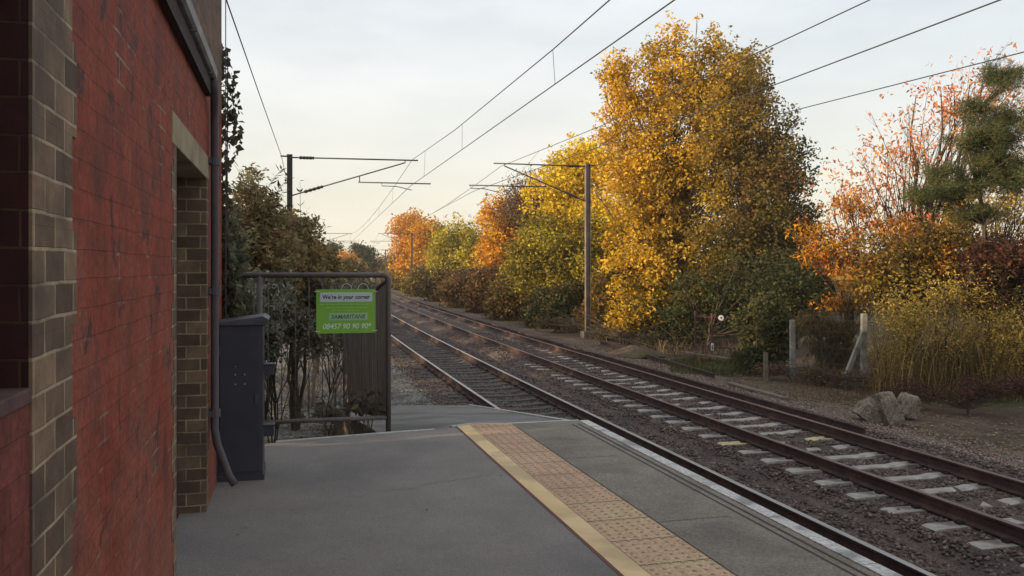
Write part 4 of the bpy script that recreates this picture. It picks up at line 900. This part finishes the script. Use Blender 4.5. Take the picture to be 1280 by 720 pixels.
foliage_thing('sumac_bush', 'flaming orange red bush under the dark tree, left of the pine', 'bush', ground_at(1045, 24),
  [cx(1040, 300, 24, 48, 24, .9), cx(1060, 335, 24, 40, 28, .9), cx(1010, 285, 24.5, 25, 14, .6), cx(1015, 320, 24, 24, 14, .6), cx(1050, 375, 24, 34, 14, .6), cx(1115, 285, 24, 30, 18, .7), cx(1090, 345, 23, 34, 26, .8), cx(1150, 290, 24, 34, 22, .8), cx(1060, 262, 24.5, 36, 20, .7), cx(1180, 325, 22, 24, 18, .5)],
  330, 20, .24, .13, [(.66, .17, .02), (.68, .28, .02), (.74, .42, .03), (.5, .12, .02), (.70, .30, .03), (.2, .12, .03), (.10, .07, .025), (.13, .09, .03)], trunk=.05, narrow=.36, droop=-.9, stems=3, mixc=.5)
foliage_thing('hazel_bush', 'olive and amber hazel bush between the orange bush and the pine trunk', 'bush', ground_at(1135, 22.5),
  [cx(1135, 310, 22.5, 60, 32, 1), cx(1110, 350, 22, 60, 38, 1), cx(1175, 345, 22, 50, 40, 1), cx(1190, 300, 22.5, 40, 26, .9)],
  330, 30, .26, .105, OLI+BRN+[(.45, .30, .05), (.32, .20, .04), (.5, .24, .03)], trunk=.05, stems=5, mixc=.6, twig=.007, tops=200, topr=.35, bias=.7, colfn=lambda C: pal(OLI+BRN+MAR[:2]+[(.45, .30, .05), (.5, .22, .04), (.34, .24, .05)], len(C)))
foliage_thing('maroon_bush', 'dark maroon bush below the pine at the right edge', 'bush', ground_at(1262, 20.5),
  [cx(1250, 335, 20.5, 45, 38, .9), cx(1285, 350, 20.5, 40, 60, .9), cx(1225, 372, 20.5, 30, 26, .7)],
  200, 60, .28, .10, MAR, trunk=.04, stems=4, twig=.007)
foliage_thing('bramble_bush', 'dark green bramble mound just left of the first concrete fence post', 'bush', ground_at(945, 24),
  [cx(957, 405, 24.6, 33, 34, .8), cx(944, 434, 24.6, 22, 30, .6), cx(965, 425, 24.2, 26, 40, .6), cx(950, 450, 24, 34, 20, .5)],
  230, 60, .28, .10, DKG+[(.11, .10, .03), (.14, .12, .05)], trunk=.03, stems=3, minz=-.12, mixc=.5, twig=.006)
foliage_thing('elm_sapling', 'small dark leafy growth filling the shade behind the metal gate', 'bush', ground_at(880, 31),
  [cx(880, 385, 32, 60, 45, 1.2), cx(850, 415, 32, 50, 26, .8), cx(925, 360, 31, 50, 50, 1.2), cx(985, 370, 28, 50, 60, 1.2)],
  230, 60, .42, .13, DKG+[(.06, .04, .02)], trunk=.03, stems=3, minz=-.1, limbs=25)
# weeds and creeper on the fence
foliage_thing('creeper', 'brown and olive creeper hanging over the wire fence between the two concrete posts', 'plant', G(1035, 474, -.12),
  [cx(1038, 410, 22.5, 42, 17, .2), cx(1038, 440, 22.5, 40, 30, .2), cx(1015, 400, 22.8, 26, 14, .2)],
  320, 46, .16, .10, [(.12, .085, .04), (.16, .12, .05), (.09, .07, .035), (.12, .11, .04), (.2, .15, .07)], trunk=.02, stems=2, narrow=.14, droop=-2.2, minz=-.12, mixc=.6, mleaf='dryleaf', twig=.004)
def weeds(name, label, n, uv, hmin, hmax, cols, kind='stuff', lw=.012):
    P = []; F = []; Cc = []; k = 0
    for _ in range(n):
        if uv: b = ground_at(random.uniform(*uv[0]), random.uniform(*uv[1]))
        else: y_ = random.uniform(26, 90); X_ = 12.2+abs(random.gauss(0, 1.5)); b = T(X_, y_, prof(X_)-.04)
        h = random.uniform(hmin, hmax)*random.uniform(.6, 1)
        ln_ = Vector((random.gauss(0, .26), random.gauss(0, .26), 0))*h; a = random.uniform(0, 3.14); s_ = Vector((math.cos(a), math.sin(a), 0))*lw*random.uniform(.6, 1.4)
        m_ = b+ln_*.3+Vector((0, 0, h*.55)); t_ = b+ln_+Vector((0, 0, h))
        P += [b-s_/2, b+s_/2, m_+s_/2*.8, m_-s_/2*.8, t_+s_*.12, t_-s_*.12]; F += [(k, k+1, k+2, k+3), (k+3, k+2, k+4, k+5)]; k += 6
        c = np.array(random.choice(cols))*random.uniform(.7, 1.3); Cc += [c, c]
    o = fastmesh(name, [tuple(p) for p in P], F, M_['dryleaf'], col=np.array(Cc)); tag(o, label, 'grass', kind=kind)
STR = [(.46, .33, .13), (.36, .25, .09), (.26, .18, .06), (.55, .40, .16), (.20, .16, .05)]
weeds('tall_grass', 'tall straw coloured weed stalks thick behind the concrete blocks', 3800, ((1092, 1330), (18.6, 22.4)), .3, 2.3, STR+BRN*2, lw=.010)
weeds('dry_grass', 'dry tufts of grass along the foot of the wire fence', 1500, ((985, 1330), (18.8, 22.8)), .06, .34, BRN+[(.26, .2, .09), (.2, .15, .06)], lw=.012)
weeds('verge_grass', 'short green grass on the bank below the gate', 2600, ((838, 930), (23.5, 27)), .08, .22, [(.06, .08, .03), (.09, .1, .04), (.12, .11, .05)], lw=.02)
foliage_thing('goldenrod_bush', 'mustard yellow leafy weeds standing tallest behind the second concrete post', 'bush', ground_at(1180, 19.8),
  [cx(1150, 400, 19.6, 60, 45, .8), cx(1215, 420, 19.4, 60, 50, .8), cx(1185, 370, 20, 50, 36, .7), cx(1275, 430, 19, 45, 55, .8), cx(1120, 440, 19.8, 36, 36, .6), cx(1240, 375, 20, 40, 34, .7), cx(1120, 390, 20.3, 30, 30, .6)],
  460, 22, .2, .075, [(.42, .29, .06), (.52, .36, .08), (.26, .20, .05), (.66, .48, .09), (.19, .16, .05)], trunk=.02, stems=6, mixc=.6, minz=-.1, narrow=.4, twig=.005, flat_=1.5, tops=160, topr=.4, bias=.7)
foliage_thing('dock_plant', 'low reddish brown dead undergrowth on the verge behind the concrete blocks', 'plant', ground_at(1210, 17.2),
  [cx(1140, 490, 17.8, 50, 18, .5), cx(1215, 488, 17.3, 60, 16, .5), cx(1280, 485, 17, 50, 18, .5)],
  170, 34, .17, .07, [(.11, .04, .03), (.14, .06, .04), (.08, .04, .03)], trunk=.015, stems=4, minz=-.12, mleaf='dryleaf', narrow=.3, twig=.004)
# undergrowth along the right bank
for u, v, Z, ru, rv, cols, lab in (
    (770, 385, 41, 50, 45, OLI+ORG[:1]+BRN[:2], 'amber and olive scrub at the foot of the biggest tree, right of the mast'),
    (835, 375, 37, 55, 50, OLI+DKG[:2]+YEL[4:], 'olive scrub with amber leaves beneath the biggest tree, beside the gravel heap'),
    (730, 372, 44, 38, 45, OLI+DKG[:2]+[(.25, .2, .03)], 'green scrub directly behind the foot of the right mast'),
    (690, 382, 43, 34, 30, DKG+BRN[:1], 'dark green scrub a little left of the right mast foot'),
    (650, 372, 50, 42, 36, BRN+OLI[:2], 'tall brown scrub beneath the purple brown twiggy tree'),
    (612, 365, 58, 32, 30, BRN+[(.22, .09, .05)], 'russet scrub under the orange gold tree'),
    (580, 360, 66, 30, 26, BRN+OLI[:1], 'grey brown scrub under the yellow green rounded tree'),
    (552, 355, 78, 24, 22, BRN+OLI[:2], 'dim brown scrub between the second mast and the yellow green tree'),
    (528, 352, 92, 20, 17, OLI+BRN[:2], 'small dim scrub beneath the farthest golden orange tree')):
    n_ = int(60+ru*rv*.06)
    foliage_thing('bank_shrub', lab, 'shrub', ground_at(u, Z), [cx(u, v, Z, ru, rv, ru*Z/FPX*.7), cx(u-ru*.4, v+rv*.4, Z-.6, ru*.6, rv*.6, 1), cx(u+ru*.4, v+rv*.3, Z-.4, ru*.6, rv*.7, 1)], n_, 55, .012*Z, .0034*Z+.02, cols, group='shrubs along the foot of the right bank', trunk=.05, stems=4, minz=-.3, tops=25, mixc=.5, limbs=50)
# low dead growth on the bank edge
weeds('bank_grass', 'brown dead grass and stalks along the edge of the bank', 6500, None, .12, .6, [(.10, .07, .045), (.14, .10, .06), (.07, .05, .035)], lw=.03)
# more trees behind, closing the view between the crowns
for u, v, Z, ru, rv, cols, lab in (
    (1000, 340, 48, 70, 50, OLI+BRN, 'olive brown tree low behind the orange bush, mostly hidden'),
    (1120, 345, 45, 90, 42, OLI+DKG[:2]+MAR[:1], 'dull olive tree low behind the sparse cherry'),
    (1240, 335, 42, 80, 48, BRN+MAR, 'brown tree low behind the pine at the right edge'),
    (760, 350, 60, 80, 55, OLI+DKG, 'olive tree far behind the right mast, seen under the yellow crowns'),
    (660, 345, 80, 80, 40, OLI+BRN, 'dull tree behind the scrub left of the right mast'),
    (560, 345, 120, 50, 28, OLI+BRN, 'dull tree seen low behind the farthest scrub')):
    foliage_thing('background_tree', lab, 'tree', ground_at(u, Z), [cx(u, v, Z, ru, rv, 3), cx(u-ru*.3, v+rv*.5, Z, ru*.7, rv*.8, 3), cx(u+ru*.4, v+rv*.4, Z, ru*.6, rv*.8, 3)], 150, 60, .018*Z, .005*Z, cols, group='trees closing the back of the right bank', trunk=.15, limbs=40)
# distance, left of the vanishing line
foliage_thing('distant_pine', 'small dark pine silhouette above the left end of the green sign', 'tree', ground_at(418, 165), [cx(418, 312, 165, 10, 8, 2), cx(418, 322, 165, 9, 10, 2)], 60, 60, 1.1, .4, DKG, trunk=.2, limbs=20)
foliage_thing('distant_pine', 'wider dark pine silhouette above the right end of the green sign', 'tree', ground_at(452, 150), [cx(452, 320, 150, 17, 12, 3), cx(448, 312, 150, 8, 7, 2), cx(458, 332, 150, 16, 9, 3)], 90, 60, 1.0, .38, DKG, trunk=.2, limbs=20)
foliage_thing('distant_oak', 'sunlit orange tree between the two dark distant pines', 'tree', ground_at(430, 140), [cx(430, 327, 140, 16, 11, 3), cx(440, 336, 140, 18, 9, 3)], 100, 60, .9, .4, ORG+YEL[:2], trunk=.2, limbs=20)
foliage_thing('distant_oak', 'hazy amber tree where the line disappears, left of the farthest mast', 'tree', ground_at(478, 210), [cx(478, 331, 210, 16, 10, 4), cx(495, 328, 210, 14, 12, 4), cx(462, 337, 205, 16, 7, 4)], 110, 60, 1.3, .5, ORG[:1]+OLI+BRN, trunk=.2, limbs=20)
for i_, (u, Z, h, lab) in enumerate(((409, 75, 15, 'hedge shrub nearest the distant left mast arms'), (428, 100, 12, 'hedge shrub below the sunlit orange distant tree'), (446, 130, 10, 'farthest hedge shrub before the line vanishes'))):
    foliage_thing('hedge_shrub', lab, 'shrub', ground_at(u-8, Z), [cx(u-8, 345-h*.4, Z, 22, h, 1.6), cx(u-24, 344-h*.5, Z, 22, h+3, 1.6)], 90, 55, .012*Z, .0045*Z, BRN+OLI+DKG[:1], group='hedge shrubs left of the line', trunk=.05, stems=3, limbs=30)
# left hedge, near
foliage_thing('elder_bush', 'tallest bush of the left hedge, brown and grey green, rising against the ivy', 'bush', ground_at(318, 12.5),
  [cx(318, 262, 12.5, 26, 50, .7), cx(302, 300, 12.5, 26, 70, .7), cx(340, 290, 12.6, 24, 44, .6), cx(325, 330, 12.3, 40, 50, .7)],
  300, 46, .15, .085, [(.30, .185, .085), (.38, .25, .12), (.24, .21, .10), (.36, .34, .18), (.19, .125, .065)], trunk=.04, stems=4, tops=60, topr=.10, twig=.005, narrow=.4, mixc=.5)
foliage_thing('hawthorn_bush', 'brown green bush of the left hedge covering the foot of the left mast', 'bush', ground_at(368, 15.5),
  [cx(360, 292, 15.5, 32, 30, .8), cx(350, 325, 15, 42, 44, .8), cx(385, 325, 15.5, 22, 28, .8), cx(375, 360, 15, 40, 36, .8)],
  260, 50, .19, .09, [(.28, .20, .09), (.33, .24, .11), (.21, .19, .085), (.40, .27, .10), (.22, .15, .07)], trunk=.04, stems=5, tops=50, topr=.12, twig=.005, mixc=.5)
foliage_thing('dogwood_bush', 'amber tinted bush at the right end of the left hedge, above the railing', 'bush', ground_at(396, 24),
  [cx(396, 325, 24, 18, 26, .9), cx(384, 340, 24, 26, 32, .9), cx(408, 345, 24, 12, 20, .8)],
  150, 45, .25, .11, [(.18, .13, .04), (.12, .09, .035), (.08, .07, .03), (.25, .16, .05)], trunk=.04, stems=4, tops=20, topr=.15)
foliage_thing('privet_bush', 'pale grey green leafy bush behind the thin railing bars, right of the cabinet', 'bush', ground_at(345, 12),
  [cx(345, 380, 12, 34, 34, .6), cx(334, 425, 11.6, 24, 36, .55), cx(320, 400, 11.2, 30, 60, .5), cx(368, 405, 12.6, 26, 16, .5), cx(300, 440, 11, 30, 50, .5)],
  210, 46, .14, .075, GRY+[(.07, .06, .035), (.05, .055, .03)], trunk=.014, stems=5, minz=.0, twig=.004, mixc=.5, limbs=30)
foliage_thing('laurel_bush', 'dark bush behind the green sign between the railing bars', 'bush', ground_at(405, 15),
  [cx(405, 375, 15, 40, 30, .7), cx(400, 415, 14.6, 42, 30, .6), cx(440, 385, 17, 26, 30, .7), cx(455, 372, 20, 26, 24, .8)],
  230, 50, .2, .09, [(.13, .125, .08), (.18, .165, .105), (.15, .12, .08), (.21, .19, .125)], trunk=.015, stems=3, minz=.1, twig=.005, limbs=30)
def twigs(name, label, base, n, h, spread, cat='plant', cols=None, lv=0, group=None, r=.006):
    base = Vector(base); root = empty(name, base, label, cat, group); mb = MB(); P = []
    for _ in range(n):
        a = random.uniform(0, 6.28); d = Vector((math.cos(a), math.sin(a), 0))*random.uniform(.1, 1)*spread; hh = h*random.uniform(.6, 1)
        pts = [Vector((0, 0, -.05))+d*.25, d*.5+Vector((random.gauss(0, .04), random.gauss(0, .04), hh*.5)), d+Vector((random.gauss(0, .06), random.gauss(0, .06), hh))]
        mb.tube(pts, [r, r*.7, r*.35], 4)
        for k in range(3):
            s_ = pts[1].lerp(pts[2], random.random()); e2 = s_+Vector((random.gauss(0, .14), random.gauss(0, .14), random.uniform(0, .22)))*h*.45; mb.tube([s_, e2], [r*.5, r*.25], 3)
            for _2 in range(lv): P.append(e2.lerp(s_, random.random()*.5)+Vector(rng.normal(0, .03, 3)))
        for _2 in range(lv): P.append(pts[2]+Vector(rng.normal(0, .05, 3)))
    mb.build('stems', M_['deadstem'], root)
    if P:
        P = np.array([tuple(p) for p in P]); V, F = leaves_mesh(P, .1*rng.uniform(.6, 1.3, len(P)), narrow=.45); fastmesh('leaves', V, F, M_['leaf'], root, col=pal(cols, len(P))*rng.uniform(.7, 1.3, (len(P), 1)))
    return root
def sprig(u, v, u2, v2, Z, label, cols, nl=9, ls=.13):      # one long shoot with paired leaflets
    a = W(u, v, Z); b = W(u2, v2, Z); base = a.copy(); root = empty('shoot', base, label, 'plant', 'long shoots standing out of the left hedge'); mb = MB()
    side = Vector(((b-a).y, -(b-a).x, 0)); pts = [a.lerp(b, t_)+Vector((0, 0, math.sin(t_*3.14)*.10*(b-a).length)) for t_ in [i/8 for i in range(9)]]
    mb.tube([p-base for p in pts], [.008-.0007*i for i in range(9)], 4); mb.build('stems', M_['bark'], root)
    P = []; V = []; F = []; k = 0
    for i in range(nl):
        t_ = .35+.65*i/(nl-1); p = a.lerp(b, t_)+Vector((0, 0, math.sin(t_*3.14)*.10*(b-a).length))-base
        for s_ in (-1, 1):
            d = (RX*random.uniform(.35, 1)*s_*.8+(b-a).normalized()*.5+Vector((0, 0, random.uniform(-.5, .25)))+FX*random.uniform(-.5, .5)).normalized(); q_ = d.cross(Vector((random.gauss(0, .4), random.gauss(0, .4), 1))).normalized(); l_ = ls*random.uniform(.6, 1.1)
            V += [tuple(p), tuple(p+d*l_*.4+q_*l_*.17), tuple(p+d*l_), tuple(p+d*l_*.4-q_*l_*.17)]; F.append((k, k+1, k+2, k+3)); k += 4
    fastmesh('leaves', V, F, M_['leaf'], root, col=pal(cols, len(F)))
EG = [(.05, .06, .03), (.075, .08, .04), (.04, .035, .02)]
sprig(322, 262, 352, 212, 12.4, 'highest arching leafy shoot reaching towards the left mast head', EG)
sprig(330, 270, 362, 222, 12.4, 'leafy shoot arching just under the highest one left of the mast', EG)
sprig(322, 300, 355, 238, 12.4, 'thick leafed shoot in front of the middle of the hedge gap left of the mast', EG, 10, .17)
sprig(330, 310, 358, 255, 12.4, 'drooping leafed shoot lowest on the left side of the mast', EG)
sprig(376, 320, 375, 226, 15, 'single upright stalk with a leaf tuft beside the mast on its right', EG, 4, .13)
sprig(372, 320, 384, 262, 15, 'thin bent stalk just right of the mast below the stay tube', EG, 5, .12)
sprig(380, 325, 396, 272, 15, 'leaning stalk farthest right but one in the hedge', EG, 5, .12)
sprig(386, 325, 407, 284, 15, 'stalk leaning farthest right over the hedge end', EG, 4, .13)
twigs('dead_stems', 'bare brown stems sprawling over the gravel just behind the railing', G(388, 505, -.1), 110, 1.0, 1.6, r=.005)
twigs('dead_stems', 'thicket of bare pale stems under the green sign behind the bars', G(420, 480, -.1), 50, 1.2, 1.3, r=.005)
twigs('dead_stems', 'bare twiggy stems beside the foot of the palings at the ramp', W(425, 530, 11.8), 18, .6, .5)
twigs('weed', 'leafy dead weed at the foot of the railing corner post', W(462, 532, 9.1), 16, .34, .22, cols=[(.17, .13, .10), (.20, .15, .11), (.13, .11, .08)], lv=2, r=.004)
twigs('weed', 'low weed growing along the bottom rail behind the middle of the railing', W(410, 535, 9.0), 14, .26, .3, cols=[(.16, .155, .11), (.12, .115, .08)], lv=2, r=.004)
# ivy on the end of the wall
iv = empty('ivy', WL(7.3, -.1, 0), 'dark green ivy hanging down the end of the brick building', 'ivy', rz=WANG)
P = []; C_ = []
for k in range(14000):
    z = random.uniform(.2, 4.55); dens = (.75 if z < 2.6 else max(.10, .75-(z-2.6)*.42))*(.55+.45*math.sin(z*5.1+math.sin(z*11)))
    if random.random() > dens: continue
    wd = (-.03+.05*(math.sin(z*3.3)*.5+.5)+.19*smooth(3.6, 1.4, z)); 
    o_ = random.uniform(-.6, wd) if random.random() < .5 else wd-abs(random.gauss(0, .05))
    P.append((o_+.10, random.uniform(0, .32)*(1 if o_ < .05 else 1), z))
for s_ in range(16):                                         # trailing strands
    z0 = random.uniform(1.6, 4.5); x0 = .05+random.uniform(.0, .07)+.1*smooth(3.4, 1.6, z0); 
    for k in range(36):
        t_ = k/36; P.append((x0+.12*math.sin(t_*3)*(s_ % 3)*.4+random.gauss(0, .012), .1+random.uniform(0, .12), z0-t_*.55+(.1 if s_ % 4 == 0 else 0)))
P = np.array(P); V, F = leaves_mesh(P, .06*rng.uniform(.6, 1.35, len(P)), narrow=.8, droop=-.9)
fastmesh('leaves', V, F, M_['leaf'], iv, col=pal([(.09, .105, .06), (.12, .13, .08), (.15, .14, .09), (.10, .08, .055)], len(P))*rng.uniform(.7, 1.3, (len(P), 1)))
mb = MB()
for k in range(9): x = random.uniform(-.4, .14); mb.tube([(x, .05, .1), (x+random.gauss(0, .05), .06, 1.5), (x+random.gauss(0, .07), .06, 3), (x+random.gauss(0, .05), .05, 4.4)], [.014, .01, .008, .004], 5)
mb.build('stems', M_['bark'], iv)
foliage_thing('ivy_bush', 'dark ivy covered bush filling the corner behind the navy cabinet', 'bush', ground_at(292, 8.9),
  [cx(288, 330, 9.2, 13, 70, .3), cx(296, 410, 9.2, 22, 50, .3), cx(285, 470, 9.3, 40, 50, .35)], 200, 55, .10, .06, [(.09, .105, .06), (.12, .13, .075), (.14, .125, .085)], trunk=.02, stems=3, minz=.1, twig=.003)
# fallen leaves
def litter(name, label, n, samp, cols, s=(.04, .09)):
    Q = [samp() for _ in range(n)]; Q = np.array(Q); V, F = leaves_mesh(Q, rng.uniform(s[0], s[1], n), up=6, narrow=.7, droop=0)
    V[:, 2] = np.repeat(Q[:, 2], 4)+(V[:, 2]-np.repeat(Q[:, 2], 4))*.25
    tag(fastmesh(name, V, F, M_['dryleaf'], col=pal(cols, n)*rng.uniform(.6, 1.3, (n, 1))), label, 'leaves', kind='stuff')
def sr():
    X = 10.3+abs(random.gauss(0, 2.2)); y = 6+28*random.random()**1.4; p = T(X, y, prof(X)-.045+.05*nzf(X, y, .9)+.03*nzf(X, y, 2.6, 3)+.03); return tuple(p)
litter('fallen_leaves', 'fallen brown and amber leaves scattered over the dark verge', 13000, sr, [(.17, .10, .05), (.24, .15, .07), (.30, .20, .09), (.10, .06, .04), (.33, .25, .14)])
def sl_():
    X = random.uniform(-3, 2.6); y = random.uniform(9.8, 24); return tuple(T(X, y, -.12))
litter('leaf_litter', 'leaf litter on the gravel behind the railing', 5000, sl_, [(.12, .10, .08), (.2, .18, .15), (.08, .065, .05)])

# unseen trees added past the building to block the low sun, then more hedge
for i_, (x, y, h, rr_) in enumerate(((-2.9, 9.0, 4.6, 1.3), (-4.2, 10.5, 5.6, 2.0), (-5.5, 14, 5.9, 2.3), (-4.5, 18, 5.2, 2.2))):
    b_ = Vector((x, y, prof(x)-.1)); lob = [(np.array((x, y, h*.6)), rr_, h*.42, rr_, 1), (np.array((x+.5, y+.8, h*.38)), rr_*.9, h*.36, rr_, 1)]
    foliage_thing('shade_tree', ('small olive shade tree added right against the end of the brick building', 'olive brown shade tree added just beyond the end of the brick building', 'tallest olive brown shade tree, added left of the hedge, behind the ivy', 'olive brown shade tree added behind the left hedge near the left mast')[i_], 'tree', b_, lob, 230, 70, .5, .16, BRN+OLI, trunk=.14, tops=30, limbs=60)
for k in range(9):
    y = 17+k*6.2; x = -3.1+random.uniform(-.5, .5)+bend(y); h = 4.3+random.uniform(-.4, .3)
    lob = [(np.array((x, y, h*.52)), 1.5, h*.47, 3.2, 1)]
    foliage_thing('hedge_tree', 'brown green hedge tree behind the left hedge and mast, mostly hidden by nearer leaves', 'tree', (x, y, -.1), lob, 130, 60, .5, .17, BRN+OLI+DKG[:1], group='hedge trees behind the left mast', trunk=.08, stems=2, minz=.2, limbs=30)
for u, v, Z, ru, rv, lab in ((502, 352, 125, 16, 14, 'dim scrub right of the vanishing tracks beneath the second mast'), (492, 350, 165, 14, 12, 'farthest dim scrub where the tracks vanish behind the railing corner')):
    foliage_thing('bank_shrub', lab, 'shrub', ground_at(u, Z), [cx(u, v, Z, ru, rv, 3)], 80, 55, .011*Z, .004*Z, BRN+OLI, group='shrubs along the foot of the right bank', trunk=.06, stems=3, minz=-.3, limbs=20)

def pl_():
    while True:
        X = random.uniform(-.3, 3.0); y = random.uniform(.8, 8.9)
        if y < yend(X)-.1 and random.random() < (.9 if (X < .3 or y > 7.5) else .25): return (X+bend(y), y, PZ+.016)
litter('platform_leaves', 'few small fallen leaves and bits scattered on the platform surface', 46, pl_, [(.20, .13, .07), (.30, .21, .10), (.13, .09, .06), (.35, .33, .28)], s=(.012, .035))

foliage_thing('rowan_tree', 'thin yellow leaved sapling with bare twigs at the right edge, behind the pine trunk', 'tree', ground_at(1240, 23.5),
  [cx(1200, 275, 23.5, 50, 36, 1), cx(1262, 262, 23.5, 45, 40, 1), cx(1290, 220, 23.5, 30, 40, 1)],
  330, 9, .26, .10, [(.55, .40, .07), (.42, .30, .06), (.62, .36, .06), (.30, .22, .05)], trunk=.05, stems=4, limbs=110, twig=.006, bias=.6)
foliage_thing('background_tree', 'dark olive tree standing behind the biggest golden tree, filling the gaps beneath its crown', 'tree', ground_at(870, 47),
  [cx(850, 300, 47, 95, 90, 3), cx(930, 320, 46, 85, 80, 3), cx(800, 340, 47, 60, 60, 3)], 330, 60, .9, .24, OLI+DKG+BRN[:2], group='trees closing the back of the right bank', trunk=.2, limbs=50)

# evening haze in the air
mb = MB(); mb.box((0, 800, 7.4), (3600, 2400, 20)); hz_ = mb.build('haze', None or [])
hm_ = bpy.data.materials.new('haze'); hm_.use_nodes = True; t_ = hm_.node_tree; t_.nodes.clear(); o_ = t_.nodes.new('ShaderNodeOutputMaterial'); pv = t_.nodes.new('ShaderNodeVolumePrincipled')
pv.inputs['Color'].default_value = (.95, .9, .82, 1); pv.inputs['Density'].default_value = .0005; pv.inputs['Anisotropy'].default_value = .3; t_.links.new(pv.outputs[0], o_.inputs['Volume'])
hz_.data.materials.append(hm_); tag(hz_, 'thin pale evening haze in the air along the line', 'haze', kind='stuff')
SC.cycles.volume_bounces = 1

mb = MB()
for (x0_, y0_, x1_, y1_) in ((.5, 6.1, 1.6, 6.5),):
    a = Vector((x0_, y0_, PZ+.0035)); b = Vector((x1_, y1_, PZ+.0035)); n_ = 22; pts = []
    for i in range(n_+1): pts.append(a.lerp(b, i/n_)+Vector((random.gauss(0, .012), random.gauss(0, .02), 0)))
    for p, q in zip(pts, pts[1:]):
        d = (q-p).normalized(); sd_ = Vector((-d.y, d.x, 0))*random.uniform(.0008, .002); mb.quad(p-sd_, q-sd_, q+sd_, p+sd_)
st(mb, 'asphalt_cracks', M_['groove'], 'hairline cracks in the platform asphalt')

foliage_thing('dead_undergrowth', 'rusty brown bracken and twigs around the feet of the concrete posts', 'plant', ground_at(1030, 21.6),
  [cx(965, 472, 22.6, 30, 9, .5), cx(1025, 476, 21.8, 36, 10, .5), cx(1062, 484, 21.2, 26, 8, .4), cx(1105, 488, 20, 28, 12, .5)],
  190, 26, .15, .07, [(.16, .08, .05), (.20, .12, .06), (.11, .07, .045), (.24, .17, .09)], trunk=.012, stems=5, minz=-.12, mleaf='dryleaf', narrow=.3, twig=.004, tops=40, topr=.12)
foliage_thing('dead_undergrowth', 'brown bracken low on the verge between the gravel heap and the mast foot', 'plant', ground_at(765, 35),
  [cx(760, 420, 35.5, 28, 9, .7), cx(830, 428, 32, 34, 10, .7), cx(700, 405, 40, 34, 8, .8), cx(870, 458, 26, 24, 6, .5)],
  190, 30, .24, .11, [(.15, .09, .055), (.20, .13, .07), (.11, .075, .05), (.13, .12, .05)], trunk=.012, stems=5, minz=-.2, mleaf='dryleaf', narrow=.3, twig=.006, tops=40, topr=.15)
